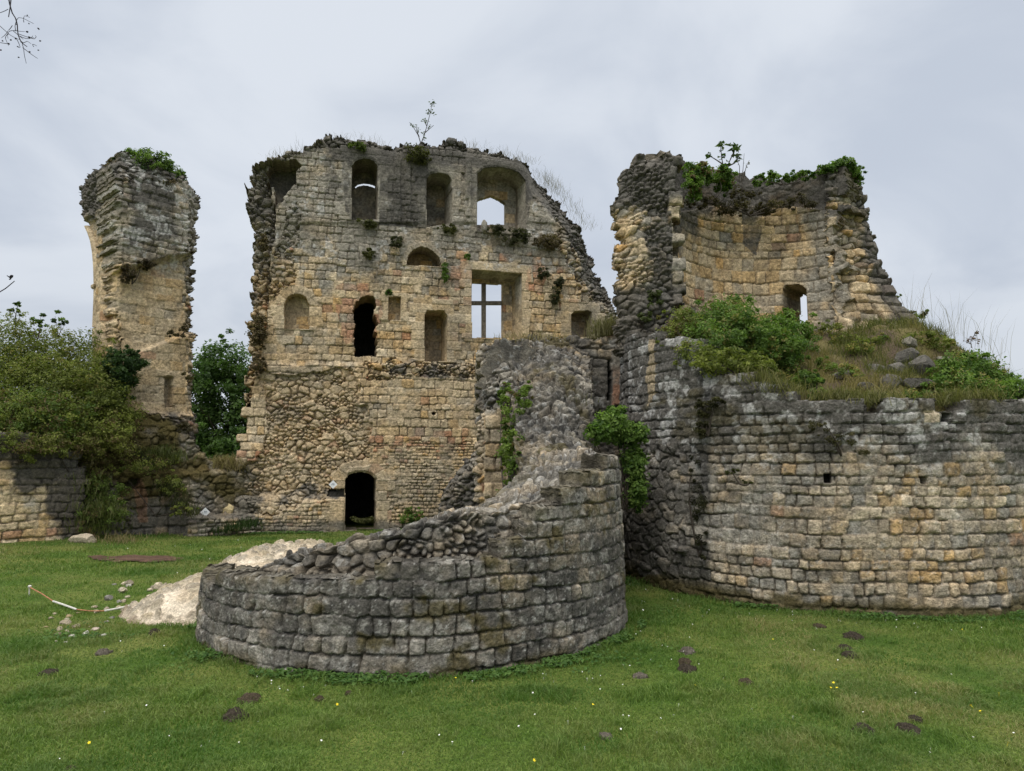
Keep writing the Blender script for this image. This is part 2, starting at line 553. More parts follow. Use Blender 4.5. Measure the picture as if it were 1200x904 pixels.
class Cyl:
    def __init__(s, cx, cy, R): s.cx, s.cy, s.R = cx, cy, R

    def hit(s, px, py, far=False, R=None):
        R = R or s.R
        d = ray(px, py)
        A = d[..., 0] ** 2 + d[..., 1] ** 2
        B = d[..., 0] * (-s.cx) + d[..., 1] * (-s.cy)
        Cc = s.cx ** 2 + s.cy ** 2 - R * R
        D = np.maximum(B * B - A * Cc, 0)
        k = (-B + (np.sqrt(D) if far else -np.sqrt(D))) / A
        P = d * k[..., None] + np.array([0, 0, CAM_H])
        return np.arctan2(P[..., 1] - s.cy, P[..., 0] - s.cx), P[..., 2], P


def archpoly(l, r, bot, spring, crown, n=7, rspring=None, rbot=None):
    """pixel outline of an opening with a segmental head"""
    rspring = spring if rspring is None else rspring
    rbot = bot if rbot is None else rbot
    pts = [(l, bot)]
    for k in range(n + 1):
        t = k / n
        x = l + (r - l) * t
        y0 = spring + (rspring - spring) * t
        pts.append((x, y0 + (crown - (spring + rspring) / 2) * math.sqrt(max(0, 1 - (2 * t - 1) ** 2))))
    pts.append((r, rbot))
    return pts

# ------------------------------------------------------------------ the great inner wall with its windows
FA = Plane(0.0, 27.8, math.radians(14))


def build_facade():
    root = empty('ruined_hall_wall', tuple(FA.pos(-2.5, 0.0, 0.0)))
    tag(root, 'tallest ruined stone wall, pale beige, with two rows of empty windows and a dark arched doorway', 'ruined wall')
    outline_px = [(272, 700), (276, 545), (281, 505), (287, 480), (290, 430), (291, 380), (293.5, 353), (295, 300), (294, 262), (290, 246), (288, 228), (290, 212), (291.5, 199),
                  (312, 188), (332, 182), (348, 178), (366, 167), (387, 159), (409, 160), (430, 162), (452, 168), (462, 171), (483, 168), (505, 168), (522, 168), (523, 160),
                  (536, 161), (538, 169), (549, 172), (580, 178), (604, 182), (618, 185), (630, 195), (644, 210), (658, 223), (676, 245),
                  (693, 266), (700, 287), (707, 312), (719, 333), (723, 352), (722, 365), (735, 395), (745, 470), (745, 700)]
    OUT = FA.poly(outline_px)
    ops_px = {
        'tall': archpoly(412, 442.6, 258.5, 196, 187, rspring=196),
        'blind': archpoly(499.6, 529.5, 267, 210, 203.5, rspring=211, rbot=262),
        'great': archpoly(559, 616, 272, 204, 197, rspring=211, rbot=273),
        'arched_niche': [(476, 311), (478, 300), (484, 293), (492, 289.5), (500, 290.5), (508, 295), (515, 303), (517.5, 313)],
        'cross': [(552.8, 397), (552.8, 316), (612, 321), (612, 397)],
        'round_niche': archpoly(333, 362.4, 386, 357, 344.6),
        'slit': [(416, 417), (415.5, 395), (414.5, 372), (416.5, 358), (421, 350), (427, 345.5), (436, 345), (439, 350), (442, 356), (439, 361), (441, 380), (441, 417)],
        'small_niche': [(455, 375.6), (455, 348), (469.6, 348), (469.6, 375.6)],
        'shouldered': [(497.5, 424), (497.5, 370), (500.5, 364), (520.5, 364), (524, 370), (524, 424)],
        'ogee': [(669, 395.5), (669.5, 369), (673, 365), (690, 364), (693.4, 367), (693.4, 395.5)],
        'door': archpoly(404.4, 440.4, 622, 562, 553.5),
        'cavity': [(321, 247), (322, 222), (313, 220), (313, 196), (320, 191), (334, 189), (346, 188), (351.5, 193), (347, 205), (346, 216), (337, 225), (330, 240)],
    }
    OPS = {k: FA.poly(v) for k, v in ops_px.items()}
    u0, u1 = OUT[:, 0].min() - .1, OUT[:, 0].max() + .1
    U, V = grid(u0, u1, -0.35, OUT[:, 1].max() + .25, 0.028)
    P0 = FA.pos(U, V, 0 * U)
    X, Y = proj(P0)                                # where the photo shows this spot of the wall
    wob = (fbm(U * 1.2, V * 1.2, 71, 4) - .5)
    Xw, Yw = X + 26 * wob, Y + 22 * (fbm(U * 1.2, V * 1.2, 72, 4) - .5)
    up = coursed(U, V, 101, .285, .26, .52, rad=.05, gap=.02)
    low = coursed(U, V, 102, .275, .24, .46, rad=.08, gap=.025)
    small = coursed(U, V, 103, .135, .14, .27, rad=.05, gap=.02)
    rub = rubble2(U, V, 104, .30, .22)
    rub2 = rubble2(U, V, 105, .30, .19)
    is_rub = inpoly(Xw, Yw, [(296, 432), (335, 440), (412, 428), (420, 445), (424, 470), (440, 498), (434, 520), (436, 540), (404, 545), (398, 587), (360, 592), (300, 603), (260, 600), (270, 560), (300, 540), (316, 510), (312, 470), (300, 450)])
    is_small = ((Yw > 521) & (Xw > 404)) | (Yw > 590)
    is_low = Yw > 436
    broken = np.clip((X - (626 + (Y - 190) * .27)) / 18 + 2.2 * wob, 0, 1)          # the torn right-hand end
    tooth = inpoly(X + 14 * wob, Y, [(286, 195), (318, 188), (320, 250), (318, 330), (306, 420), (286, 480)])
    f = pick(is_low, low, up)
    f = pick(is_small, small, f)
    f = pick(is_rub, rub, f)
    rough = (broken > .45) | tooth | (Y < 173 + 8 * wob) | inpoly(Xw, Yw, [(330, 250), (352, 240), (350, 340), (318, 345)]) | inpoly(Xw, Yw, [(430, 425), (560, 425), (560, 440), (430, 442)])
    rough |= (dpoly(U, V, OUT[4:44], closed=False) < .22 + .25 * wob) & (Y < 430)
    f = pick(rough, rub2, f)
    H = stone_h(f, .045, .03, .02, .03, .012)
    H += np.where(is_rub, .5 * stone_h(rub, .12, .07, .08, .05, .03), 0)
    H += np.where(rough, stone_h(rub2, .09, .05, .07, .06, .05), 0)
    # dressed stone round the openings
    dress = np.zeros(U.shape, bool)
    widths = dict(tall=.42, blind=.4, great=.38, cross=.36, round_niche=.36, slit=.0, small_niche=.26, shouldered=.42, ogee=.42, door=.5, arched_niche=.2, cavity=0)
    dmin = np.full(U.shape, 9.0)
    inside = np.zeros(U.shape, bool)
    jd = np.abs((V / .36) % 1 - .5); jd = (.5 - jd) * .36
    cell = np.floor(V / .36) * 3 + np.floor(U / .8) * 17
    for k, p in OPS.items():
        near = (U > p[:, 0].min() - 1) & (U < p[:, 0].max() + 1) & (V > p[:, 1].min() - 1) & (V < p[:, 1].max() + 1)
        d = np.full(U.shape, 9.0); d[near] = dpoly(U[near], V[near], p)
        cu, cv = (p[:, 0].min() + p[:, 0].max()) / 2, (p[:, 1].min() + p[:, 1].max()) / 2
        hu, hv = np.ptp(p[:, 0]) / 2, np.ptp(p[:, 1]) / 2
        box = np.maximum(np.abs(U - cu) - hu, np.abs(V - cv) - hv)
        w = widths[k] * (.62 + .8 * h2(np.floor(V / .36), np.floor(U / .8) * 0 + len(k) + (U > cu), 7))
        if k in ('round_niche', 'door', 'arched_niche'):
            spr = p[1, 1] if k != 'arched_niche' else cv - .2
            arch = near & (V > spr) & (d < widths[k] * .9)
            ang = np.arctan2(V - spr + .1, U - cu); ra = hu + .2
            na = np.maximum(5, round(math.pi * ra / .42)); fr_ = (ang / math.pi * na) % 1
            jd = np.where(arch, np.minimum(fr_, 1 - fr_) * math.pi * ra / na, jd); cell = np.where(arch, np.floor(ang / math.pi * na) + 50 + len(k), cell)
            on = (arch | ((d < w) & (V <= spr) & (V > p[:, 1].min() - .02)))
        else:
            on = (box < w) & (V > p[:, 1].min() - .02) & (V < p[:, 1].max() + widths[k])
        dress |= on & (widths[k] > 0)
        dmin = np.minimum(dmin, d)
    fd = dict(f); fd['e'] = jd; row = cell
    for k2 in range(4): fd['r%d' % (k2 + 1)] = h2(row, np.zeros(U.shape), 200 + k2)
    f2 = pick(dress, fd, f)
    H = np.where(dress, .025 * (sst(0, .02, jd) - 1) + .03 + .025 * (fd['r1'] - .5), H)
    # large relief
    dO = dpoly(U, V, OUT[18:40], closed=False)
    H -= .22 * np.clip(1 - dO / .5, 0, 1) ** 2 * (1 - broken)
    H -= 1.15 * np.clip(1 - dO / 1.25, 0, 1) ** 1.3 * sst(600, 640, X)
    H -= .45 * tooth * sst(480, 400, Y)
    H += .10 * sst(424, 430, Y + 5 * wob) * sst(300, 330, X)
    H -= .12 * is_rub
    H += .06 * sst(264, 260, Y)
    H += .30 * sst(576, 590, Y) * sst(400, 360, X) + .22 * sst(330, 300, X + (Y - 520) * .3) * sst(500, 540, Y)
    # two upright pilaster strips between the upper windows
    for px in (466, 478, 548): H += .07 * (np.abs(X - px) < 3.2) * (Y < 262) * (Y > 188)
    H += .03 * (fbm(U * .6, V * .6, 77, 3) - .5) * 4 * .3
    H += .02 * (fbm(U * 8, V * 8, 78, 3) - .5)
    H = np.where(dmin < .05, np.minimum(H, .06), H)
    # colour
    greyness = 1.1 * sst(345, 268, Y + 60 * wob) + .08
    greyness = np.maximum(greyness, .85 * broken)
    ochre = .10 + .35 * inpoly(Xw, Yw, [(330, 320), (560, 325), (700, 330), (700, 400), (560, 420), (330, 410)]) * 1.0
    pinkn = .05 + .8 * (inpoly(Xw, Yw, [(398, 335), (440, 330), (448, 400), (400, 400)]) | inpoly(Xw, Yw, [(526, 292), (552, 300), (550, 335), (530, 335)]) | inpoly(Xw, Yw, [(612, 296), (645, 300), (640, 350), (618, 340)])) + .35 * inpoly(Xw, Yw, [(430, 500), (540, 505), (540, 530), (440, 530)])
    c = stone_c(f2, U, V, 300, greyness, ochre, pinkn, base=BEIGE)
    c = np.where(dress[..., None], lerp(c, lerp(GREY * 1.15, BEIGE, sst(262, 330, Y)), .45), c)
    c = lerp(c, BEIGE * .95, (is_rub & (f['e'] > .01)) * .45)
    c = specks(c, U, V, 310, .66 - .06 * sst(250, 300, Y) * sst(340, 310, Y), 3.2, WHITE, .55 * sst(350, 300, Y))
    topd = sst(1.6, .0, dO) * .75 + .42 * sst(285, 225, Y + 30 * wob)
    c = stain(c, U, V, 320, np.clip(topd + .34 * broken, 0, 1), DARK, 1.8)
    c = stain(c, U, V, 321, .55 * tooth * sst(430, 330, Y) + .0 * U, DARK * 1.3, 2.2)
    st = inpoly(X + 8 * wob, Y, [(444, 176), (500, 176), (500, 268), (444, 264)]) | inpoly(X + 8 * wob, Y, [(604, 196), (622, 204), (618, 275), (606, 275)]) | inpoly(X + 8 * wob, Y, [(402, 180), (412, 186), (412, 250), (404, 250)])
    c = stain(c, U, V, 322, .62 * st, DARK * .8, 2.0, .2, .4)
    ledge = inpoly(Xw, Yw, [(480, 424), (562, 424), (562, 446), (440, 438)]) | inpoly(Xw, Yw, [(300, 572), (402, 576), (402, 588), (300, 590)])
    c = stain(c, U, V, 323, .5 * ledge, DARK * 1.2, 2.5)
    c = stain(c, U, V, 324, .62 * sst(330, 290, X) * sst(520, 560, Y), GREY * .55, 1.8)
    c = stain(c, U, V, 325, .45 * sst(596, 620, Y) + .15 * (is_low & ~is_rub), GREY * .5, 1.3)
    c = stain(c, U, V, 326, .34 + 0 * U, GREY * .6, .7)
    c = lerp(c, DARK * .45, 1.0 * inpoly(X + 2 * wob, Y + 2 * wob, [(385, 574), (403.5, 572.5), (403.5, 582), (383, 582)]))
    H -= .12 * inpoly(X + 2 * wob, Y + 2 * wob, [(385, 574), (403.5, 572.5), (403.5, 582), (383, 582)])
    hole = inpoly(X, Y, [(291, 600.5), (296.5, 600), (296, 606), (291, 606)]) | (np.hypot(X - 508, Y - 485) < 2)
    H -= .35 * hole; c = lerp(c, BLACK, hole * .9)
    # which cells stay
    Uc, Vc = fc(U), fc(V)
    jitu = .35 * (fbm(fcorner(f['cu']) * 3.1, fcorner(f['cv']) * 2.3, 55, 2) - .5)
    keep = inpoly(fcorner(f['cu']), fcorner(f['cv']) + jitu, OUT) & (inpoly(Uc, Vc, OUT) | (dpoly(Uc, Vc, OUT) < .11))
    for k, p in OPS.items():
        uu, vv = (Uc, Vc) if k not in ('slit', 'cavity') else (Uc + .25 * (fbm(Uc * 4, Vc * 4, 31, 3) - .5), Vc + .2 * (fbm(Uc * 4, Vc * 4, 32, 3) - .5))
        keep &= ~inpoly(uu, vv, p)
    names = list(OPS)
    cen = {k: (p[:, 0].min() + np.ptp(p[:, 0]) / 2, p[:, 1].min() + np.ptp(p[:, 1]) * .45) for k, p in OPS.items()}
    kk = dict(great=.10, cross=.10, blind=.16, shouldered=.10, tall=.05)

    def squeeze(u, v, d):
        isop = np.zeros(len(u), bool); uu = u.copy(); vv = v.copy()
        for k, p in OPS.items():
            m = dpoly(u, v, p) < .09
            isop |= m
            s = kk.get(k, 0)
            uu = np.where(m, cen[k][0] + (u - cen[k][0]) * (1 - s * d), uu)
            vv = np.where(m & (k in ('great', 'cross')), cen[k][1] + (v - cen[k][1]) * (1 - .03 * d), vv)
        return uu, vv, isop

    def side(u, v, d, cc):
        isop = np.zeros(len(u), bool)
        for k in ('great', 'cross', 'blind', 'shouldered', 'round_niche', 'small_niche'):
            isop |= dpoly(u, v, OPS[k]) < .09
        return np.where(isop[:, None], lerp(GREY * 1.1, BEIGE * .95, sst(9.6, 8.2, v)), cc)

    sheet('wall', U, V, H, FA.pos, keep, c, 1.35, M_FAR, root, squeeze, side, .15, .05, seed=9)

    # panels that close or narrow the openings, standing inside the thickness of the wall
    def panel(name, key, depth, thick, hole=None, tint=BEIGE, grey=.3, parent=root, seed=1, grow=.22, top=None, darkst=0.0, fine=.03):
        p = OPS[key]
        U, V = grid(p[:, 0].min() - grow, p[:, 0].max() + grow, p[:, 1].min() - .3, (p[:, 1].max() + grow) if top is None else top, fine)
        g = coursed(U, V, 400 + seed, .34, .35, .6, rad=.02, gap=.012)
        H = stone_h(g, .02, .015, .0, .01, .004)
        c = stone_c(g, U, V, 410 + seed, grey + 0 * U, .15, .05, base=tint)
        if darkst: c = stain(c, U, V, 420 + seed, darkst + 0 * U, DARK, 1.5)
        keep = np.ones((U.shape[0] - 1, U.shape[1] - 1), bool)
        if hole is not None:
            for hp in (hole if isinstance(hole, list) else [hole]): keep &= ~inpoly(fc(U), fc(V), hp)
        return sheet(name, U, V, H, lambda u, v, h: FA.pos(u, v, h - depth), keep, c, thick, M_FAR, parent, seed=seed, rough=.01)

    # the embrasure with the pointed opening
    pt = FA.poly([(540, 263), (540, 238), (556, 230), (576, 229), (577, 229)], -1.3)
    hp = FA.poly([(556, 263.5), (556, 237), (563, 233), (576.5, 229), (585, 233), (592.5, 238), (592.5, 263.5)], -1.2)
    panel('window_wall', 'great', 1.2, .3, hp, GREY * 1.05, .5, seed=2)
    # small upright block left standing on its sill
    b = FA.poly([(560, 275), (568, 275), (568, 255), (560, 255)])
    # the mullioned cross window
    fr = empty('cross_window', tuple(FA.pos(0, 5, -1.2) - np.array(root.location))); fr.parent = root
    hp = FA.poly([(546, 396), (546, 331), (589, 332.5), (589, 396)], -1.2)
    panel('window_wall', 'cross', 1.2, .28, hp, BEIGE, .3, seed=3, parent=fr)

    def bar(name, pts, d0, d1):
        q = FA.poly(pts, -1.2)
        v = np.concatenate([FA.pos(q[:, 0], q[:, 1], np.full(len(q), -d0)), FA.pos(q[:, 0], q[:, 1], np.full(len(q), -d1))])
        n = len(q)
        fcs = [np.array([[i, (i + 1) % n, n + (i + 1) % n, n + i] for i in range(n)]), np.array([list(range(n))]), np.array([list(range(2 * n - 1, n - 1, -1))])]
        return mesh(name, v, fcs, M_FAR, fr, GREY * .75)
    bar('mullion', [(565.3, 399), (565.3, 329), (569.9, 329), (569.9, 399)], 1.255, 1.43)
    bar('transom', [(548, 356.8), (548, 352.6), (591, 352.6), (591, 356.8)], 1.26, 1.42)
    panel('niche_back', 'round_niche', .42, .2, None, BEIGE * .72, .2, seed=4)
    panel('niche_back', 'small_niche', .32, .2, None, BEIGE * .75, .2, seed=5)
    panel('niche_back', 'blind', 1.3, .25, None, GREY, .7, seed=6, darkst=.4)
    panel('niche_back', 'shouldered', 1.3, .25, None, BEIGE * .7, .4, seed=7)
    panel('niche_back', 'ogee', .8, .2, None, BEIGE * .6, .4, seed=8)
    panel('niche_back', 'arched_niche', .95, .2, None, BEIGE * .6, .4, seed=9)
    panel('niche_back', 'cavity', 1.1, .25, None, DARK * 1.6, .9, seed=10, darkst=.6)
    # a farther inner wall seen through the tall window, with a slip of sky over its rounded top
    p = OPS['tall']
    slip = FA.poly([(416, 219), (420, 216.2), (427, 215), (436, 216.5), (442, 219.5), (447, 222), (447, 224), (441, 221.6), (434, 218.6), (427, 217.2), (420, 218.6), (416, 221)], -1.3)
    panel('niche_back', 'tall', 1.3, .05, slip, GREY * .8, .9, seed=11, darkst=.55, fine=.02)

    # closed dark-coloured boxes, added behind doorway and slit so they stay black
    def dark_box(name, key, depth, tint):
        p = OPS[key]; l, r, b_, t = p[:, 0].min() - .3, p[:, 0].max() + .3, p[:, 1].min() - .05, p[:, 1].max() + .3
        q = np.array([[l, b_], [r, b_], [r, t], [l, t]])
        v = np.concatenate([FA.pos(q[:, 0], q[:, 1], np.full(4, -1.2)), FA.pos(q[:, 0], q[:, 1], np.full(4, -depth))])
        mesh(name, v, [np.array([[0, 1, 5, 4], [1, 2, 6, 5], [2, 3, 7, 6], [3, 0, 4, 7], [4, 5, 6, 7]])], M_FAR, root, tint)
    dark_box('door_dark_box', 'door', 6.5, DARK * .8)
    dark_box('slit_dark_box', 'slit', 5.0, DARK)
    return root, OPS


HALL, HALL_OPS = build_facade()


# ------------------------------------------------------------------ tower fragment at the left
def build_fragment():
    pl = Plane(*at(130, 520, 23.6)[:2], math.radians(48))
    root = empty('tower_fragment', (pl.o[0], pl.o[1], 0.0))
    tag(root, 'slender freestanding tower fragment with shrubs on its rounded top and a broken arch', 'ruined tower')
    outl = [(132, 640), (132, 400), (132, 330), (132, 250), (131, 230), (129, 215), (129, 196), (140, 184), (150, 178), (166, 177), (186, 190), (205, 204), (222, 214), (230, 221), (231, 266), (230, 336), (227, 389), (226, 450), (226, 640)]
    OUT = pl.poly(outl)
    U, V = grid(OUT[:, 0].min() - .1, OUT[:, 0].max() + .1, -.3, OUT[:, 1].max() + .2, .034)
    X, Y = proj(pl.pos(U, V, 0 * U))
    wob = fbm(U * 1.3, V * 1.3, 91, 4) - .5
    Xw, Yw = X + 16 * wob, Y + 16 * (fbm(U * 1.3, V * 1.3, 92, 4) - .5)
    ash = coursed(U, V, 121, .30, .38, .75, rad=.015, gap=.01)
    old = coursed(U, V, 122, .27, .26, .5, rad=.06, gap=.02)
    rub = rubble(U, V, 123, .26, .17)
    is_ash = ((Yw > 318 + (X - 135) * -.25) & (X > 140) & (X < 214)) | ((Y > 320) & (X < 140) & (X > 138))
    is_rub = (Yw < 215) | (X > 217 + 5 * wob) | ((X < 139 + 12 * wob) & (Y > 230)) | (Yw > 488)
    f = pick(is_ash, ash, old); f = pick(is_rub, rub, f)
    H = np.where(is_ash & ~is_rub, stone_h(f, .03, .02, 0, .02, .006), stone_h(f, .05, .04, .05, .04, .03))
    H += np.where(is_rub, .5 * stone_h(rub, .1, .05, .08, .05, .05), 0)
    H += .32 * sst(326, 316, Yw + (X - 135) * .25) - .5 * sst(225, 180, Y) ** 1.5 - .35 * sst(216, 231, X)
    H += .22 * sst(400, 404, Y + (X - 190) * .35) * (X > 150)
    H += .25 * sst(482, 490, Y)
    H -= .3 * sst(140, 130, X + 6 * wob) * (Y > 240)
    niche = inpoly(X, Y, [(190, 478), (190, 442), (200, 442), (200, 478)])
    H -= .3 * niche
    grey = .15 + .85 * sst(330, 300, Yw) + .5 * sst(212, 222, X)
    c = stone_c(f, U, V, 330, grey, .25 * is_ash, .02)
    c = lerp(c, BEIGE * .85, is_ash * .4)
    c = stain(c, U, V, 331, .50 * sst(340, 250, Yw) * sst(140, 160, X) * sst(215, 190, X) + .5 * sst(225, 200, Y) + .5 * sst(480, 495, Y) + .25, DARK, 1.6)
    c = specks(c, U, V, 332, .55, 3, WHITE, .6 * sst(330, 300, Y))
    c = lerp(c, BLACK * 1.6, niche * .35)
    ju = .5 * (fbm(fcorner(f['cu']) * 3, fcorner(f['cv']) * 3, 56, 2) - .5)
    keep = inpoly(fcorner(f['cu']), fcorner(f['cv']) + ju, OUT)
    keep &= fc(X) > 131
    sheet('wall', U, V, H, pl.pos, keep, c, 1.5, M_FAR, root, None, None, .16, .05, seed=19)
    # left-hand face, dressed, with the start of a broken arch
    p2 = Plane(*(pl.o[:2] + np.array([math.sin(math.radians(48)), -math.cos(math.radians(48))]) * .1 - pl.t[:2] * .06), math.radians(48) - math.pi / 2)
    o2 = p2.poly([(133, 640), (134, 225), (126, 198), (112, 203), (104, 212), (99, 222), (97.5, 234), (101, 246), (99.5, 253), (104, 263), (111, 280), (114.5, 300), (116.5, 340), (115, 350), (114, 382), (107.5, 386), (107.5, 640)])
    U, V = grid(o2[:, 0].min() - .1, o2[:, 0].max() + .05, -.3, o2[:, 1].max() + .2, .034)
    X, Y = proj(p2.pos(U, V, 0 * U))
    ash = coursed(U, V, 141, .31, .4, .9, rad=.015, gap=.01); rub = rubble2(U, V, 142, .28, .19)
    wob = fbm(U * 1.3, V * 1.3, 93, 4) - .5
    is_rub = Y + 20 * wob < 258
    f = pick(is_rub, rub, ash)
    H = np.where(is_rub, stone_h(f, .1, .05, .1, .08, .05) + .15, stone_h(f, .015, .012, 0, .01, .003))
    H += .25 * inpoly(X, Y, [(128, 640), (128, 230), (122, 300), (120, 640)])
    c = stone_c(f, U, V, 340, .1 + .8 * is_rub, .15, .02)
    c = stain(c, U, V, 341, .7 * sst(268, 235, Y + 16 * wob) + .2, DARK, 1.6)
    keep = inpoly(fcorner(np.where(is_rub, f['cu'], U)), fcorner(np.where(is_rub, f['cv'], V)), o2)
    sheet('arch_face', U, V, H, p2.pos, keep, c, .5, M_FAR, root, None, None, .16, .08, seed=23)
    # the moulded rib of the arch, swept down to its little capital
    rib_px = [(104, 266), (107.5, 273), (111, 283), (113.4, 296), (114.8, 312), (115.4, 334), (115.2, 350), (114.6, 366), (113.8, 384)]
    q = p2.poly(rib_px)
    tt = np.linspace(0, len(q) - 1, 40)
    qs = np.stack([np.interp(tt, np.arange(len(q)), q[:, k]) for k in (0, 1)], -1)
    prof = [(0.16, -.4), (.16, .06), (0.06, .14), (-.04, .15), (-.09, .09), (-.11, -.05), (-.11, -.4)]
    V_ = []
    for a, (x, z) in enumerate(qs):
        for (s, h) in prof: V_.append(p2.pos(x + s, z, h))
    n = len(prof); V_ = np.array(V_)
    F_ = np.array([[i * n + j, i * n + (j + 1) % n, (i + 1) * n + (j + 1) % n, (i + 1) * n + j] for i in range(len(qs) - 1) for j in range(n)])
    rr = h2(np.floor(np.arange(len(V_)) / n / 3.0), np.zeros(len(V_)), 3)
    mesh('arch_rib', V_, [F_, np.array([list(range(n))]), np.array([list(range(len(V_) - n, len(V_)))])], M_FAR, root, (BEIGE * .95)[None] * (.8 + .35 * rr)[:, None])
    q = p2.poly([(113.5, 340), (117, 340), (117.5, 333), (113, 333)])
    V_ = []; z0, z1, uc = q[0, 1], q[2, 1], p2.poly([(114.8, 336)])[0, 0]
    for (w, t) in [(.2, 0), (.3, .35), (.32, .8), (.25, 1)]:
        z = z0 + (z1 - z0) * t
        V_ += [p2.pos(uc - w * .45, z, -.4), p2.pos(uc - w * .45, z, .1 + .3 * w), p2.pos(uc + w * .6, z, .1 + .3 * w), p2.pos(uc + w * .6, z, -.4)]
    F_ = [[i * 4 + j, i * 4 + (j + 1) % 4, i * 4 + 4 + (j + 1) % 4, i * 4 + 4 + j] for i in range(3) for j in range(4)] + [[0, 1, 2, 3], [12, 13, 14, 15]]
    mesh('capital', np.array(V_), [np.array(F_)], M_FAR, root, BEIGE * .8)
    return root, pl


FRAG, FRAG_PL = build_fragment()


# ------------------------------------------------------------------ low walls at the left
def plane_between(pa, pb):
    a = math.atan2(pb[1] - pa[1], pb[0] - pa[0])
    return Plane(pa[0], pa[1], a), math.hypot(pb[0] - pa[0], pb[1] - pa[1])


def build_left_low():
    pa, pb = at(-90, 652, 18.9), at(100, 634, 21.6)
    pl, L = plane_between(pa, pb)
    outl = pl.poly([(-100, 700), (-100, 515), (-40, 512), (0, 513), (20, 510), (45, 522), (75, 528), (92, 532), (97, 560), (100, 600), (104, 640), (104, 700)])
    U, V = grid(-.2, outl[:, 0].max() + .1, -.6, outl[:, 1].max() + .1, .03)
    X, Y = proj(pl.pos(U, V, 0 * U))
    f = coursed(U, V, 151, .25, .28, .6, rad=.07, gap=.025)
    H = stone_h(f, .05, .04, .04, .03, .015)
    wob = fbm(U * 1.2, V * 1.2, 94, 4) - .5
    c = stone_c(f, U, V, 350, .12 + .7 * sst(560, 530, Y), .42 * sst(575, 615, Y), .06, base=CREAM * [.92, .86, .74])
    d = soft(X + 30 * wob, Y + 40 * (fbm(U * 1.1, V * 1.1, 98, 4) - .5), [(18, 520), (110, 520), (110, 640), (82, 640), (70, 628), (62, 604), (48, 585), (20, 570)], 9)
    c = stain(c, U, V, 351, .72 * d + .4 * sst(560, 530, Y) + .15, DARK * .75, 2.2, .25)
    w = soft(X + 10 * wob, Y + 10 * wob, [(25, 580), (46, 578), (60, 600), (72, 622), (60, 625), (40, 606), (22, 596)], 6)
    c = stain(c, U, V, 352, .42 * w, np.array([.40, .36, .29]), 3.5)
    keep = inpoly(fcorner(f['cu']), fcorner(f['cv']), outl)
    o = sheet('retaining_wall', U, V, H, pl.pos, keep, c, .8, M_FAR, None, None, None, .2, .08, seed=29, loc=tuple(pl.pos(0, 0, 0)))
    tag(o, 'low coursed wall under the shrubs, honey coloured at its foot and stained black along its right end', 'stone wall')
    # low broken wall running back to the hall
    pa, pb = at(96, 634, 22.4), at(300, 618, 25.9)
    pl, L = plane_between(pa, pb)
    outl = pl.poly([(92, 700), (92, 528), (110, 515), (140, 510), (150, 482), (172, 486), (190, 487), (205, 490), (222, 505), (236, 528), (244, 541), (262, 552), (280, 548), (294, 545), (302, 620), (302, 700)])
    U, V = grid(-.2, outl[:, 0].max() + .1, -.5, outl[:, 1].max() + .1, .034)
    X, Y = proj(pl.pos(U, V, 0 * U))
    rub = rubble(U, V, 161, .30, .22); sm = coursed(U, V, 162, .16, .18, .36, rad=.05, gap=.02); big = coursed(U, V, 163, .33, .3, .6, rad=.08, gap=.03)
    wob = fbm(U * 1.2, V * 1.2, 95, 4) - .5
    f = pick((Y + 12 * wob > 600) & (X > 208), sm, rub); f = pick((Y + 14 * wob > 562) & (X < 212) & (X > 150), big, f)
    H = stone_h(f, .09, .05, .07, .05, .03)
    H += .5 * sst(598, 606, Y + 6 * wob) * sst(200, 215, X) + .3 * sst(548, 556, Y + 8 * wob) - .35 * sst(520, 490, Y)
    c = stone_c(f, U, V, 360, .75, .05, .08)
    c = stain(c, U, V, 361, .42 + .35 * sst(540, 500, Y) + .3 * (X < 212), DARK, 1.4)
    c = stain(c, U, V, 362, .4 * sst(600, 570, Y + 20 * wob) + .2, MOSS, 1.7)
    br = inpoly(X, Y, [(154, 573), (163, 560), (171, 580), (170, 612), (160, 612)])
    c = lerp(c, PINK * .5, br * .6)
    keep = inpoly(fcorner(f['cu']), fcorner(f['cv']), outl)
    cave = pl.poly([(144, 573), (144, 566), (148, 561.5), (154, 559.5), (161, 561), (163, 566), (158, 570), (154, 573)])
    keep &= ~inpoly(fc(U), fc(V), cave)
    root = empty('broken_low_wall', tuple(pl.pos(L * .5, 0, 0)))
    tag(root, 'low broken grey rubble wall with a small dark arched hole, running up to the hall', 'stone wall')
    sheet('wall', U, V, H, pl.pos, keep, c, 1.1, M_FAR, root, None, None, .18, .1, seed=37)
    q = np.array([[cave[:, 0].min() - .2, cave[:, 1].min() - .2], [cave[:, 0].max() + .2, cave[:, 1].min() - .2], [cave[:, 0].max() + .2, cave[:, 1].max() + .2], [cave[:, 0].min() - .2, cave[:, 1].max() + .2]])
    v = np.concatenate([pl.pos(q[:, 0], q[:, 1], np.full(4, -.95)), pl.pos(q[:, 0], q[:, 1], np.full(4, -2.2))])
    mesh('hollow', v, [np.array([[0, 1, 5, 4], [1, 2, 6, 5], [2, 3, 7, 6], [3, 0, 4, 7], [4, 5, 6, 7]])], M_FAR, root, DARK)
    return pl


LOW_PL = build_left_low()


# ------------------------------------------------------------------ round stump in front
ST = Cyl(-1.56, 12.28, 3.38)


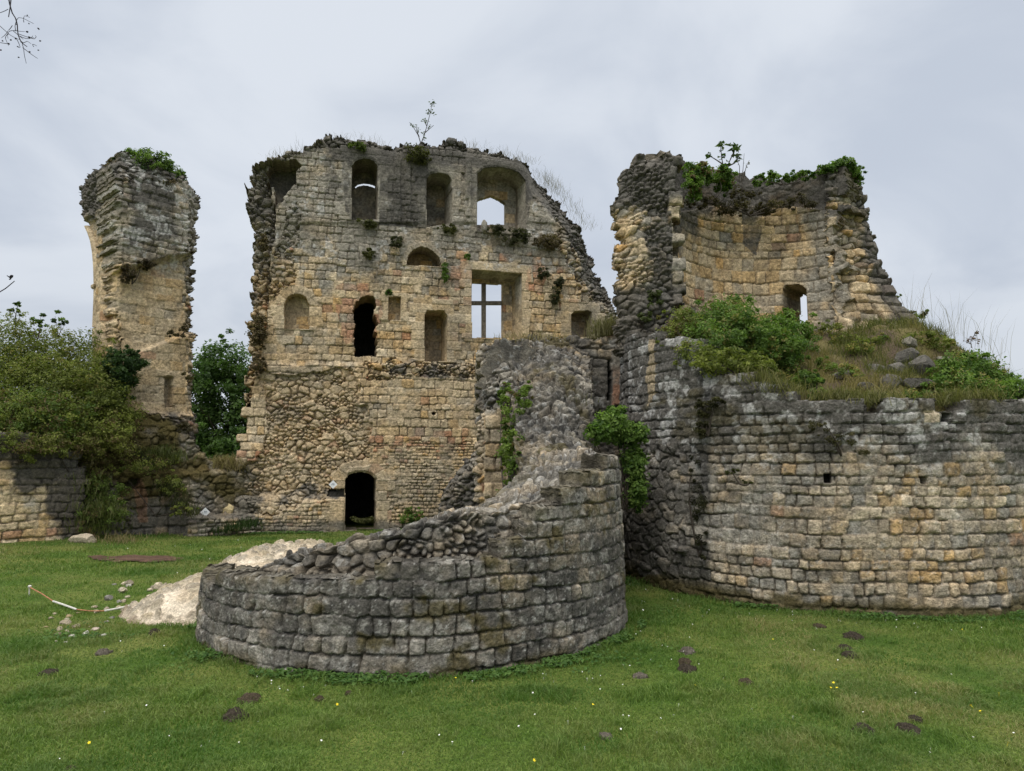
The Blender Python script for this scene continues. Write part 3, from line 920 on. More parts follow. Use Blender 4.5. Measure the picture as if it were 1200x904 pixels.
def build_stump():
    root = empty('ruined_round_tower', (ST.cx, ST.cy, 0.0))
    tag(root, 'low curved stump of grey blocks standing in the lawn before the hall, rising rightwards', 'ruined tower')
    R = ST.R
    top = [(236, 668), (300, 671), (380, 674), (430, 675), (434, 660), (520, 658), (590, 654), (593, 633), (610, 630), (613, 611), (622, 609), (640, 592), (660, 574), (682, 560), (700, 548), (716, 540), (733, 531)]
    core = [(300, 676), (332, 656), (350, 647), (380, 640), (420, 628), (455, 621), (480, 615), (500, 607), (540, 601), (600, 592), (640, 573), (680, 548), (720, 528)]
    tp = np.array(top, float); cp = np.array(core, float)
    th_t, z_t, _ = ST.hit(tp[:, 0], tp[:, 1]); th_c, z_c, _ = ST.hit(cp[:, 0], cp[:, 1], R=R - .55)
    th_t = np.where(th_t > 1, th_t - 2 * math.pi, th_t); th_c = np.where(th_c > 1, th_c - 2 * math.pi, th_c)
    S0, S1 = math.radians(-218) * R, math.radians(4) * R
    zo_f = lambda th: np.where(th < th_t[0], z_t[0] - .55 * (th_t[0] - th), np.interp(th, th_t, z_t))
    lean = .035
    pos = lambda u, v, h: np.stack([ST.cx + (R + lean * (2.4 - np.asarray(v)) + np.asarray(h)) * np.cos(np.asarray(u) / R), ST.cy + (R + lean * (2.4 - np.asarray(v)) + np.asarray(h)) * np.sin(np.asarray(u) / R), np.asarray(v, float)], -1)
    U, V = grid(S0, S1, -.3, 3.05, .0165)
    f = coursed(U, V, 171, .215, .19, .36, rad=.05, gap=.018, rowjit=.15)
    H = stone_h(f, .045, .026, .025, .02, .012) + .012 * (fbm(U * 14, V * 14, 173, 3) - .5) + .022 * (fbm(U * 5, V * 5, 174, 3) - .5)
    zo = zo_f(U / R)
    wob = fbm(U * 1.1, V * 1.1, 175, 4) - .5
    G2 = GREY * [.80, .815, .85]
    c = stone_c(f, U, V, 370, .80 + 0 * U, .01, .01, base=BEIGE * [.66, .70, .80], gcol=G2, mort=MORTAR * .45, var=.42)
    c = stain(c, U, V, 371, .45 + .12 * wob + .18 * sst(.75, .35, np.abs(V - 1.0)), DARK * .9, 2.4, .25)
    c = stain(c, U, V, 372, .36 + 0 * U, BLACK * 1.3, 6, .2)
    c = specks(c, U, V, 373, .60, 9, np.array([.40, .385, .34]), .4)
    c = specks(c, U, V, 374, .69, 22, np.array([.5, .49, .45]), .5)
    ms = (.5 * sst(.16, -.02, np.abs(V - zo) - .05) + .55 * sst(.2, .02, V)) * sst(.46, .6, fbm(U * 1.6, V * 2, 376, 3))
    ms = np.maximum(ms, .6 * sst(.66, .78, fbm(U * 2.3, V * 2.6, 378, 4)))
    c = lerp(c, MOSS, np.clip(ms * 1.2, 0, .85))
    keep = fcorner(f['cv']) < zo_f(fcorner(f['cu']) / R) - .03
    sheet('facing', U, V, H, pos, keep, c, .42, M_NEAR, root, None, lambda u, v, d, cc: lerp(cc * .5, cc, sst(.35, .6, fbm(u * 9, d * 9 + v * 5, 52, 3))) * (.75 + .5 * fbm(u * 3, d * 3, 53, 2))[:, None], .06, .05, seed=51)

    TH = np.linspace(math.radians(-218), math.radians(3), int(3.5 * math.radians(221) / .02))
    zc = np.where(TH < th_c[0], -9, np.interp(TH, th_c, z_c)); zo = zo_f(TH); s = TH * R
    zc = zc + .16 * (fbm(s * 2.4, s * 0 + 8, 7, 4) - .5)
    zc = np.maximum(zc, zo - .06 + .06 * (fbm(s * 3, s * 0 + 4, 9, 3) - .5))
    one = np.ones_like(TH)
    def seg(p, q, k, end=False):
        t = np.linspace(0, 1, k, endpoint=end)[:, None]
        return (p[0] + (q[0] - p[0]) * t, p[1] + (q[1] - p[1]) * t)
    p0 = (R - .22 * one, np.minimum(zo, zc) - .5); p1 = (R - .30 - .1 * np.clip((zc - zo) / .2, 0, 1), zc - .07); p2 = (R - .52 * one, zc); p3 = (R - 1.5 * one, zc - .12); p4 = (R - 1.6 * one, -.3 * one)
    ss = [seg(p0, p1, 60), seg(p1, p2, 10), seg(p2, p3, 64), seg(p3, p4, 60, True)]
    RR = np.concatenate([x[0] for x in ss]); ZZ = np.concatenate([x[1] for x in ss])
    kind = np.concatenate([np.full(len(x[0]), i) for i, x in enumerate(ss)])
    TT = np.broadcast_to(TH, RR.shape); S = TT * R
    W = np.concatenate([np.zeros((1, len(TH))), np.cumsum(np.hypot(np.diff(RR, axis=0), np.diff(ZZ, axis=0)), 0)]); W = W - W[60][None]
    g = rubble2(S, np.where(kind[:, None] == 0, ZZ, W + 9), 172, .25, .17)
    H = stone_h(g, .10, .05, .08, .03, .015) + .03 * (fbm(S * 6, W * 6, 176, 3) - .5)
    dr = np.array([1, .6, 0, -1.0])[kind]; dz = np.array([0, .7, 1, 0])[kind]
    ker = np.ones(13) / 13
    dr = np.convolve(np.pad(dr, 6, 'edge'), ker, 'valid')[:, None]; dz = np.convolve(np.pad(dz, 6, 'edge'), ker, 'valid')[:, None]
    P = np.stack([ST.cx + (RR + H * dr) * np.cos(TT), ST.cy + (RR + H * dr) * np.sin(TT), ZZ + H * dz], -1)
    c = stone_c(g, S, W, 375, .9 + 0 * S, .02, .0, base=BEIGE * .72, gcol=G2, mort=MORTAR * .42, var=.5)
    c = stain(c, S, W, 379, .48 + 0 * S, DARK, 2.0); c = stain(c, S, W, 369, .34 + 0 * S, BLACK * 1.4, 6, .2)
    c = specks(c, S, W, 368, .60, 8, np.array([.42, .41, .38]), .4)
    c = lerp(c, MOSS, .4 * sst(.6, .75, fbm(S * 3.4, W * 3.6, 367, 3)))
    foot = (kind[:, None] == 0) & (ZZ < zo[None] + .05)
    c = lerp(c, np.array([.19, .155, .11]), .55 * foot)
    nv, nu = S.shape; idx = np.arange(nv * nu).reshape(nv, nu)
    q = np.stack([idx[:-1, :-1], idx[:-1, 1:], idx[1:, 1:], idx[1:, :-1]], -1).reshape(-1, 4)
    mesh('rubble_core', P.reshape(-1, 3), [q, idx[::-1, 0][None], idx[:, -1][None]], M_NEAR, root, c.reshape(-1, 3), True)
    return root


STUMP = build_stump()


# ------------------------------------------------------------------ curtain wall with its collapsed, sloping core
CU = Plane(-0.95, 17.3, math.radians(2))


def build_curtain():
    root = empty('curtain_wall', (1.4, 17.3, 0.0))
    tag(root, 'dark grey curtain wall whose collapsed rubble core slopes down from its top to the round stump', 'ruined wall')
    outl = CU.poly([(560, 700), (560, 410), (566, 402), (590, 398), (640, 399), (690, 398), (735, 396), (750, 394), (765, 398), (765, 700)])
    U, V = grid(outl[:, 0].min() - .05, 4.9, -.4, outl[:, 1].max() + .1, .028)
    X, Y = proj(CU.pos(U, V, 0 * U))
    f = coursed(U, V, 181, .27, .28, .55, rad=.05, gap=.02); rub = rubble(U, V, 182, .22, .15)
    wob = fbm(U * 1.3, V * 1.3, 96, 4) - .5
    plaster = inpoly(X + 4 * wob, Y + 6 * wob, [(717, 412), (746, 408), (748, 474), (718, 476)])
    isr = (X + 30 * wob < 668) | (Y < 404 + 8 * wob) | ((Y > 480) & (X + 20 * wob < 790))
    g = pick(isr, rub, f)
    H = stone_h(g, .06, .04, .05, .03, .02)
    H = np.where(plaster, .05 + .015 * wob, H)
    crack = inpoly(X + 1.2 * wob * 6, Y, [(712.5, 422), (715.5, 422), (716.5, 468), (712, 470)])
    H -= .3 * crack - .0
    c = stone_c(g, U, V, 380, .8, .05, .04)
    c = stain(c, U, V, 381, .62 - .1 * sst(430, 520, Y), DARK, 1.6)
    c = np.where(plaster[..., None], lerp(np.broadcast_to(GREY * .8, c.shape), PINK * .75 + .02, sst(.35, .6, fbm(U * 2.2, V * 2.2, 383, 4)) * sst(425, 450, Y)), c)
    c = stain(c, U, V, 384, .4 * sst(470, 400, Y), DARK, 3)
    c = specks(c, U, V, 382, .62, 4, WHITE * .9, .55)
    c = lerp(c, BLACK * .7, crack * .95)
    ju = .2 * (fbm(U * 2, V * 2, 57, 2) - .5)[:-1, :-1]
    keep = inpoly(fcorner(g['cu']), fcorner(g['cv']) + ju, np.concatenate([outl[:-2], [[5.0, outl[-3, 1]], [5.0, -1]]]))
    sheet('wall', U, V, H, CU.pos, keep, c, 1.8, M_FAR, root, None, None, .18, .08, seed=41)

    # sloping core: one ridge of bare rubble swept from the stump up to the top of the wall
    YY = np.linspace(10.75, 17.45, 330)
    zr = np.interp(YY, [10.8, 11.4, 12.0, 12.8, 13.6, 14.6, 15.6, 16.5, 17.1, 17.5], [1.7, 2.2, 2.44, 2.66, 3.05, 3.7, 4.5, 5.2, 5.45, 5.5])
    xl = np.interp(YY, [10.7, 11.6, 12.4, 13.5, 17.5], [.75, .3, .12, .08, .02]) + .28 * (fbm(YY * 1.5, YY * 0 + 2, 62, 4) - .5)
    xr = np.interp(YY, [10.7, 11.5, 12.5, 14.5, 17.5], [1.25, 1.48, 1.55, 1.65, 1.95]) + .22 * (fbm(YY * 1.4, YY * 0 + 5, 63, 4) - .5)
    nl, nt, nr = 70, 95, 60
    t = np.linspace(0, 1, nt, endpoint=False)[:, None]
    drop = np.interp(YY, [10.7, 13.0, 16.0, 17.5], [.35, .5, .25, .02])
    xt = xl + (xr - xl) * t
    zt = zr - drop * (1 - sst(0, .55, t)) - .12 * sst(.7, 1.0, t) * 2 + .30 * (fbm(xt * 1.2, YY[None] * 1.2 + 0 * xt, 64, 4) - .5)
    tl = np.linspace(0, 1, nl, endpoint=False)[:, None]; tr = np.linspace(0, 1, nr)[:, None]
    zl0 = zt[0]; zr0 = zt[-1]
    xL = xl - .22 * (1 - tl) ** 1.5; zL = -.1 + (zl0 + .1) * tl
    xR = xr + .15 * tr; zR = zr0 + (-.2 - zr0) * tr
    X_ = np.concatenate([xL, xt, xR]); Z_ = np.concatenate([zL, zt, zR]); Y_ = np.broadcast_to(YY, X_.shape)
    A = np.concatenate([np.zeros((1, len(YY))), np.cumsum(np.hypot(np.diff(X_, axis=0), np.diff(Z_, axis=0)), 0)]); A = A - A[nl][None]
    B = np.broadcast_to(np.cumsum(np.hypot(np.gradient(YY), np.gradient(zr))), X_.shape)
    flank = (A < 0) | (A > (A[nl + nt - 1][None]))
    f = pick(flank, rubble2(Y_, Z_, 66, .24, .16), rubble2(X_, B, 65, .27, .15))
    P = np.stack([X_, Y_, Z_], -1)
    N = -grad(P)
    N[nl - 3:nl + 4] = np.array([-.5, -.3, .8]); N = N / np.linalg.norm(N, axis=-1, keepdims=True)
    N = np.where((np.arange(len(X_)) >= nl)[:, None, None] & (np.arange(len(X_)) < nl + nt)[:, None, None] & (N[..., 2:3] < 0), -N, N)
    H = stone_h(f, .12, .05, .09, .025, .02) + .05 * (fbm(X_ * 8, B * 8 + Z_ * 5, 67, 3) - .5)
    P = P + N * H[..., None]
    c = stone_c(f, X_ + Z_, B, 390, .97 + 0 * X_, .0, .0, gcol=GREY * .74, mort=MORTAR * .5, var=.5)
    c = stain(c, X_ + Z_, B, 391, .48 + 0 * X_, DARK, 1.6)
    c = stain(c, X_ + Z_, B, 394, .42 + 0 * X_, BLACK * 1.4, 5)
    c = specks(c, X_ + Z_, B, 392, .60, 7, np.array([.42, .41, .38]), .42)
    c = lerp(c, MOSS * 1.1, .6 * sst(.6, .72, fbm(X_ * 1.5, B * 1.5, 393, 4)))
    nv, nu = X_.shape
    idx = np.arange(nv * nu).reshape(nv, nu)
    q = np.stack([idx[:-1, :-1], idx[1:, :-1], idx[1:, 1:], idx[:-1, 1:]], -1).reshape(-1, 4)
    mesh('collapsed_core', P.reshape(-1, 3), [q, idx[:, 0][None], idx[::-1, -1][None]], M_NEAR, root, c.reshape(-1, 3), True)

    # squared, paler end of the wall seen under the core
    pe = Plane(-.9, 15.98, math.radians(-4))
    o = pe.poly([(556, 640), (557, 545), (556, 500), (560, 474), (559, 456), (562, 430), (567, 412), (576, 401), (600, 397), (626, 399), (630, 440), (632, 640)])
    U, V = grid(o[:, 0].min() - .05, o[:, 0].max() + .05, -.3, o[:, 1].max() + .1, .026)
    X, Y = proj(pe.pos(U, V, 0 * U))
    f = coursed(U, V, 191, .3, .28, .45, rad=.05); r = rubble2(U, V, 192, .26, .17)
    wob = fbm(U * 2, V * 2, 97, 3) - .5
    dark = sst(490, 470, Y + 26 * wob)
    isr = (X + 8 * wob < 567) | (dark > .5)
    g = pick(isr, r, f)
    H = np.where(dark > .5, 1.7, 1) * stone_h(g, .06, .045, .06, .03, .02) - .12 * (X < 567) - .7 * sst(475, 400, Y) ** 1.4 - .5 * np.clip(1 - dpoly(U, V, o[3:9], False) / .5, 0, 1) ** 2
    c = stone_c(g, U, V, 396, .12 + .9 * dark, .08 * (1 - dark), .12 * isr * (1 - dark), base=BEIGE * [.70, .73, .80], gcol=lerp(np.broadcast_to(GREY, U.shape + (3,)), GREY * .82, dark), mort=MORTAR * .6)
    c = stain(c, U, V, 397, .3 + .25 * dark, DARK * 1.05, 1.8)
    c = stain(c, U, V, 389, .33 * dark, BLACK * 1.5, 5)
    c = specks(c, U, V, 388, .58, 7, np.array([.42, .42, .40]), .5 * dark)
    keep = inpoly(fcorner(g['cu']), fcorner(g['cv']), o)
    sheet('wall_end', U, V, H, pe.pos, keep, c, .5, M_NEAR, root, None, None, .18, .08, seed=43)

    # dark stub of broken core against the hall
    ps = Plane(*at(495, 600, 22.6)[:2], math.radians(-24))
    st = ps.poly([(496, 640), (500, 590), (510, 568), (522, 553), (536, 535), (546, 524), (556, 522), (560, 540), (562, 600), (562, 640)])
    U, V = grid(st[:, 0].min() - .05, st[:, 0].max() + .05, -.3, st[:, 1].max() + .1, .03)
    r = rubble2(U, V, 193, .24, .18)
    H = stone_h(r, .12, .06, .12, .06, .05) - .8 * np.clip(1 - dpoly(U, V, st[:7], False) / .7, 0, 1) ** 2
    c = stone_c(r, U, V, 398, .9, .05, .0, mort=MORTAR * .5); c = stain(c, U, V, 399, .62, DARK * .9, 1.6)
    keep = inpoly(fcorner(r['cu']), fcorner(r['cv']), st)
    o = sheet('wall_stub', U, V, H, ps.pos, keep, c, 1.4, M_FAR, None, None, None, .18, .1, seed=47, loc=(float(ps.o[0]), float(ps.o[1]), 0))
    tag(o, 'dark wedge of broken rubble walling leaning against the hall right of the doorway', 'wall remnant')


build_curtain()


# ------------------------------------------------------------------ round tower at the right
BT = Cyl(6.95, 16.4, 4.42)
RIN = 2.95


def build_tower():
    root = empty('round_tower', (BT.cx, BT.cy, 0.0))
    tag(root, 'broad round tower with a bushy drum and a half-standing curved upper wall', 'ruined tower')
    R = BT.R
    tops = np.array([(738, 396), (752, 394), (770, 398), (790, 404), (800, 420), (812, 426), (836, 440), (870, 441), (884, 446), (905, 450), (915, 462), (940, 466), (960, 470), (1010, 478), (1050, 476), (1084, 474), (1110, 478), (1140, 476), (1170, 472), (1200, 476), (1222, 480)], float)
    th, z, _ = BT.hit(tops[:, 0], tops[:, 1])
    th = np.where(th > 2, th - 2 * math.pi, th)              # -190deg .. 0
    o = np.argsort(th); th = th[o]; z = z[o]
    s0, s1 = -3.42 * R, 0.35 * R
    U, V = grid(s0, s1, -.45, 5.9, .0225)
    topz = np.interp(U / R, th, z)
    f = coursed(U, V, 201, .20, .17, .36, rad=.04, gap=.016, warp=.05, rowjit=.22)
    f2 = rubble(U, V, 202, .3, .2)
    pos = lambda u, v, h: np.stack([BT.cx + (R + np.asarray(h) - .012 * np.asarray(v)) * np.cos(np.asarray(u) / R), BT.cy + (R + np.asarray(h) - .012 * np.asarray(v)) * np.sin(np.asarray(u) / R), np.asarray(v, float)], -1)
    X, Y = proj(pos(U, V, 0 * U))
    wob = fbm(U * 1.0, V * 1.0, 203, 4) - .5
    isr = (X + 30 * wob < 800) & (Y + 20 * wob > 520)
    g = pick(isr, f2, f)
    H = stone_h(g, .055, .03, .02, .026, .012) + .02 * (fbm(U * 8, V * 8, 204, 3) - .5) + .08 * (fbm(U * .7, V * .7, 206, 3) - .5)
    H -= .14 * inpoly(X, Y, [(798, 622), (799, 640), (803, 640), (803, 622)])
    H += .09 * inpoly(X, Y, [(788, 640), (806, 641), (806, 647), (788, 646)])
    holes = np.zeros(U.shape, bool)
    for (hx, hy, hw, hh) in ((970, 561, 4, 5), (1083, 563, 4, 4), (1108, 489, 6, 4.5)):
        holes |= (np.abs(X - hx) < hw) & (np.abs(Y - hy) < hh)
    H -= .35 * holes
    foot = (fbm(U * 1.5, U * 0, 207, 2) * .12 + .05)
    warm = sst(.35, .62, fbm(U * .55 + 3, V * .7, 208, 3) + .18 * sst(900, 1150, X) - .1) * sst(500, 560, Y)
    c = stone_c(g, U, V, 410, .74 + .28 * sst(560, 490, Y + 40 * wob) - .42 * warm - .12 * sst(860, 1000, X), .05 + .26 * warm, .02, base=BEIGE * [.80, .84, .93], gcol=GREY * [1.0, 1.02, 1.06], mort=MORTAR * .7, var=.42)
    upper = sst(570, 490, Y + 60 * wob + 12 * np.sin(U * 3))
    c = stain(c, U, V, 411, np.clip(.68 * upper + .30 * sst(880, 790, X + 60 * wob) + .2, 0, .8), DARK * 1.0, 1.7)  # patchily darker on the upper courses and towards the left
    run = soft(X + 30 * wob, Y, [(808, 420), (838, 430), (842, 520), (838, 650), (846, 705), (800, 700), (816, 600), (812, 500)], 12)
    c = stain(c, U, V, 412, .56 * run + 0 * U, BLACK * 1.6, 3.2, .22, .3)
    c = stain(c, U, V, 417, .26 * soft(X + 16 * wob, Y + 12 * wob, [(725, 590), (830, 640), (830, 715), (725, 715)], 12) + .32, DARK * .9, 2.6)  # patchily darker over the low left part of the drum
    c = specks(c, U, V, 413, .60 - .04 * sst(560, 500, Y), 3.4, WHITE, .62 * sst(590, 510, Y))
    c = specks(c, U, V, 414, .66, 14, np.array([.45, .44, .41]), .35)
    c = stain(c, U, V, 415, .33 + 0 * U, DARK, 7, .2)
    mo = sst(.38, .0, V - foot) * sst(.4, .55, fbm(U * 1.2, V * 3, 416, 3))
    c = lerp(c, MOSS * .9, np.clip(mo, 0, .85))
    c = lerp(c, MOSS, .55 * sst(.57, .7, fbm(U * .9, V * 1.6, 418, 4)) * sst(560, 480, Y))
    c = lerp(c, BEIGE * .85, .75 * inpoly(X + 5 * wob, Y, [(760, 398), (766, 398), (768, 460), (758, 476), (756, 440)]))
    c = lerp(c, CREAM * .85, .9 * inpoly(X, Y, [(1083, 482), (1100, 482), (1100, 495), (1083, 495)]))
    c = lerp(c, BLACK, holes * .85)
    cu = np.where(isr, U, g['cu']); cv = np.where(isr, V, g['cv'])
    keep = fcorner(cv) + .0 < fcorner(np.interp(cu / R, th, z)) + .04
    sheet('drum_wall', U, V, H, pos, keep, c, 1.3, M_NEAR, root, None, None, .2, .06, seed=53, backcap=False)

    # rear outer face and upper curved wall: seen from inside
    Ri = RIN
    a0, a1 = math.radians(28), math.radians(177.5)
    topi = np.array([(800, 187), (812, 189), (830, 191), (850, 196), (870, 200), (900, 206), (925, 204), (945, 203), (956, 200), (975, 193), (990, 190), (1000, 192)], float)
    thi, zi, _ = BT.hit(topi[:, 0], topi[:, 1], True, R=Ri)
    o = np.argsort(thi); thi = thi[o]; zi = zi[o]
    U, V = grid(-a1 * Ri, -a0 * Ri, 2.6, 11.6, .027)
    posi = lambda u, v, h: np.stack([BT.cx + (Ri - np.asarray(h)) * np.cos(-np.asarray(u) / Ri), BT.cy + (Ri - np.asarray(h)) * np.sin(-np.asarray(u) / Ri), np.asarray(v, float)], -1)
    X, Y = proj(posi(U, V, 0 * U))
    f = coursed(U, V, 211, .275, .26, .48, rad=.04, gap=.02)
    wob = fbm(U * 1.2, V * 1.2, 212, 4) - .5
    band = Y + 12 * wob < 238 - 6 * np.cos((X - 890) / 90 * 1.5) + 8
    rub = rubble(U, V, 213, .26, .2)
    isr = band | (X + 16 * wob > 978)
    g = pick(isr, rub, f)
    H = np.where(band, .5, 1) * stone_h(g, .045, .03, .02, .02, .012) + np.where(isr, .10 * (fbm(U * 3, V * 3, 214, 3) - .5), 0)
    H -= .22 * band
    c = stone_c(g, U, V, 420, .25 + .9 * band + .55 * sst(925, 960, X + 20 * wob), .42 * sst(960, 900, X), .04)
    c = lerp(c, SOIL * 1.2, .9 * band * sst(.25, .5, fbm(U * 1.4, V * 1.4, 424, 3)))
    c = stain(c, U, V, 421, .25 + .45 * sst(260, 232, Y + 14 * wob) + .5 * sst(826, 806, X) * sst(330, 260, Y) + .42 * inpoly(X + 10 * wob, Y, [(866, 245), (892, 245), (888, 300), (870, 285)]), DARK, 1.5)
    zt = np.minimum(np.interp(-U / Ri, thi, zi), 9.3 + 3 * sst(math.radians(158), math.radians(140), -U / Ri))
    ju = .25 * (fbm(fcorner(g['cu']) * 3, fcorner(g['cv']) * 3, 58, 2) - .5)
    keep = fcorner(g['cv']) + ju < fcorner(zt)
    # torn right-hand edge: leans outwards going down
    edge = np.array([(984, 190), (981, 215), (979, 240), (978, 300), (982, 340), (990, 380), (1000, 430)], float)
    the, ze, _ = BT.hit(edge[:, 0], edge[:, 1], True, R=Ri)
    o = np.argsort(ze); eu = np.interp(V, ze[o], -the[o] * Ri)
    keep &= fcorner(g['cu']) < fcorner(eu) + .08
    hole = np.array([(917, 380), (917, 340), (920, 335), (926, 334), (938, 334), (945, 339), (946, 380)], float)
    tw, zw, _ = BT.hit(hole[:, 0], hole[:, 1], True, R=Ri)
    hp = np.stack([-tw * Ri, zw], -1)
    keep &= ~inpoly(fc(U), fc(V), hp)
    H = np.where(dpoly(U, V, hp) < .35, .03 * sst(.0, .02, g['e']), H)
    hc_ = hp.mean(0)

    def sq(u, v, d):
        m = dpoly(u, v, hp) < .09
        return np.where(m, hc_[0] + (u - hc_[0]) * (1 - .0 * d) + .40 * d, u), v, m
    sheet('upper_wall', U, V, H, posi, keep, c, R - Ri - .24, M_FAR, root, sq, None, .16, .09, seed=59)

    # torn end facing the camera at its left
    pl = Plane(BT.cx - R - .05, BT.cy - .48, math.radians(3))
    ol = pl.poly([(729, 420), (727, 348), (728, 300), (729, 262), (727, 248), (724, 240), (725, 232), (729, 222), (730, 205), (733, 194), (739, 187), (757, 181), (780, 180.5), (798, 181.6), (799, 260), (800, 340), (802, 420)])
    U, V = grid(ol[:, 0].min() - .05, ol[:, 0].max() + .05, 2.6, ol[:, 1].max() + .1, .025)
    X, Y = proj(pl.pos(U, V, 0 * U))
    r = rubble2(U, V, 221, .24, .16); q = coursed(U, V, 222, .3, .4, .6, rad=.05, gap=.025)
    wob = fbm(U * 1.3, V * 1.3, 223, 4) - .5
    quo = X > 786 + 8 * (h2(np.floor(V / .3), np.zeros(U.shape), 8) - .5)
    g = pick(quo, q, r)
    H = stone_h(g, .08, .045, .04, .035, .03) + .25 * (fbm(U * 1.5, V * 1.5, 224, 4) - .5)
    H -= .28 * np.clip(1 - dpoly(U, V, ol[:14], False) / .5, 0, 1) ** 2 * (X < 780)
    c = stone_c(g, U, V, 430, .55 + .45 * sst(250, 210, Y) - .4 * sst(760, 735, X + 10 * wob) * sst(240, 260, Y), .12, .0, base=BEIGE * .95, mort=MORTAR * .6)
    c = stain(c, U, V, 431, .72 * sst(255, 225, Y + 20 * wob) + .5 * sst(750, 770, X + 22 * wob) * (1 - quo) + .55 * sst(320, 350, Y + 16 * wob) + .2, DARK, 1.7)
    keep = inpoly(fcorner(g['cu']), fcorner(g['cv']), ol)
    sheet('torn_end', U, V, H, pl.pos, keep, c, .6, M_FAR, root, None, None, .16, .1, seed=61)

    # torn end at the right: from the inner edge to the outer skin
    zz = np.linspace(3.2, 11.2, 290)
    ae = np.array([(1001, 189), (1006, 200), (1008, 210), (1012, 226), (1018, 248), (1025, 276), (1031, 305), (1041, 322), (1049, 340), (1054, 352), (1068, 366), (1078, 376), (1092, 388)], float)
    ao, zo_, Po = BT.hit(ae[:, 0], ae[:, 1], True)
    ai, zi_, Pi = BT.hit(edge[:, 0] - 9, edge[:, 1], True, R=Ri)
    oo = np.argsort(zo_); oi = np.argsort(zi_)
    A_o = np.interp(zz, zo_[oo], ao[oo]); A_i = np.interp(zz, zi_[oi], ai[oi])
    t = np.linspace(0, 1, 80)
    Tt, Zz = np.meshgrid(t, zz)
    RRr = Ri - .04 + (R - Ri + .02) * Tt; AA = A_i[:, None] + (A_o - A_i)[:, None] * Tt
    P = np.stack([BT.cx + RRr * np.cos(AA), BT.cy + RRr * np.sin(AA), Zz], -1)
    N = grad(P); N *= np.sign(-(N[..., 1:2]))
    W = Tt * 1.6
    r = rubble(W, Zz, 231, .27, .19); q = coursed(W, Zz, 232, .27, .3, .5, rad=.07, gap=.03)
    px, py = proj(P)
    g = pick(py > 318 + 20 * (fbm(W * 2, Zz * 2, 233, 3) - .5), q, r)
    H = stone_h(g, .10, .05, .09, .06, .05) + .2 * (fbm(W * 1.6, Zz * 1.6, 234, 4) - .5) + .12 * np.sin(Tt * math.pi)
    P = P + N * H[..., None]
    c = stone_c(g, W, Zz, 440, .55 - .2 * sst(300, 340, py), .15, .02, mort=MORTAR * .6)
    c = stain(c, W, Zz, 441, .7 * sst(250, 205, py) + .55 * sst(.55, .95, Tt) + .25, DARK, 1.5)
    zt_i = np.interp(A_i, thi, zi)
    ztop = np.interp(ae[0, 0], [1001], [zo_[0]])
    keep = fc(Zz) < zi[0] + (zo_[0] - .1 - zi[0]) * fc(Tt) + .15 * (fbm(fc(W) * 4, fc(W) * 0, 235, 2) - .5)
    nv, nu = Tt.shape
    idx = np.arange(nv * nu).reshape(nv, nu)
    qd = np.stack([idx[:-1, :-1], idx[:-1, 1:], idx[1:, 1:], idx[1:, :-1]], -1)[keep]
    mesh('torn_end', P.reshape(-1, 3), [qd], M_FAR, root, c.reshape(-1, 3), True)
    return root


TOWER = build_tower()


def mound_z(x, y):
    """earth filling the tower and heaped against its ruin"""
    dx, dy = x - BT.cx, y - BT.cy
    r = np.hypot(dx, dy); a = np.arctan2(dy, dx)
    z = 3.62 + .22 * np.clip((3.4 - r) / 1.6, 0, 1) + .28 * (y - 13) * .55
    z = z + 1.0 * np.exp(-((x - 6.0) ** 2 / 3.0 + (y - 16.6) ** 2 / 3.2))
    z = z + 1.5 * np.exp(-((x - 9.6) ** 2 / 1.6 + (y - 18.0) ** 2 / 2.4)) * .42
    z = z + .95 * np.exp(-((x - 9.9) ** 2 / 2.2 + (y - 16.2) ** 2 / 3.0))
    z = z + .75 * np.exp(-((x - 8.3) ** 2 / 2.0 + (y - 16.4) ** 2 / 2.4))
    z = z - 1.1 * sst(3.9, 4.6, r) * (a > -2.7) * (a < .5) * 0
    z = z + .55 * (fbm(x * 1.2, y * 1.2, 240, 4) - .5)
    z = z - .5 * sst(R_M - .6, R_M, r)
    return z


R_M = 4.3


def build_mound():
    Xg, Yg = grid(BT.cx - 4.5, BT.cx + 4.5, BT.cy - 4.5, BT.cy + 4.5, .06)
    z = mound_z(Xg, Yg) + .08 * (fbm(Xg * 6, Yg * 6, 241, 3) - .5)
    r = np.hypot(Xg - BT.cx, Yg - BT.cy)
    z = np.where(r > R_M - .05, np.minimum(z, 3.3), z)
    idx = np.arange(Xg.size).reshape(Xg.shape)
    q = np.stack([idx[:-1, :-1], idx[:-1, 1:], idx[1:, 1:], idx[1:, :-1]], -1)[fc(r) < R_M + .02]
    n = fbm(Xg * 2, Yg * 2, 242, 4)
    c = lerp(np.broadcast_to(SOIL * 1.3, Xg.shape + (3,)), np.array([.13, .11, .045]), sst(.35, .6, n))
    o = mesh('earth_mound', np.stack([Xg, Yg, z], -1).reshape(-1, 3), [q], M_EARTH, None, c.reshape(-1, 3), True, loc=(BT.cx, BT.cy, 3.4))
    tag(o, 'earth fill on top of the round tower drum', 'earth', kind='structure')


build_mound()


def hit_mound(px, py):
    """first point of a sight line on the mound"""
    for Y in np.arange(11.9, 20.5, .05):
        p = at(px, py, Y)
        if p[2] < mound_z(p[0], p[1]): return p
    return at(px, py, 14.5)


# ------------------------------------------------------------------ ground
def gz(x, y):
    x = np.asarray(x, float); y = np.asarray(y, float)
    z = .10 * (fbm(x * .22, y * .22, 500, 3) - .5) + .04 * (fbm(x * .9, y * .9, 501, 3) - .5)
    z = z + .25 * sst(-9, -14, x) * sst(14, 20, y) + .22 * sst(2.0, 6.0, x) * sst(9.5, 12.5, y) * 0
    return z


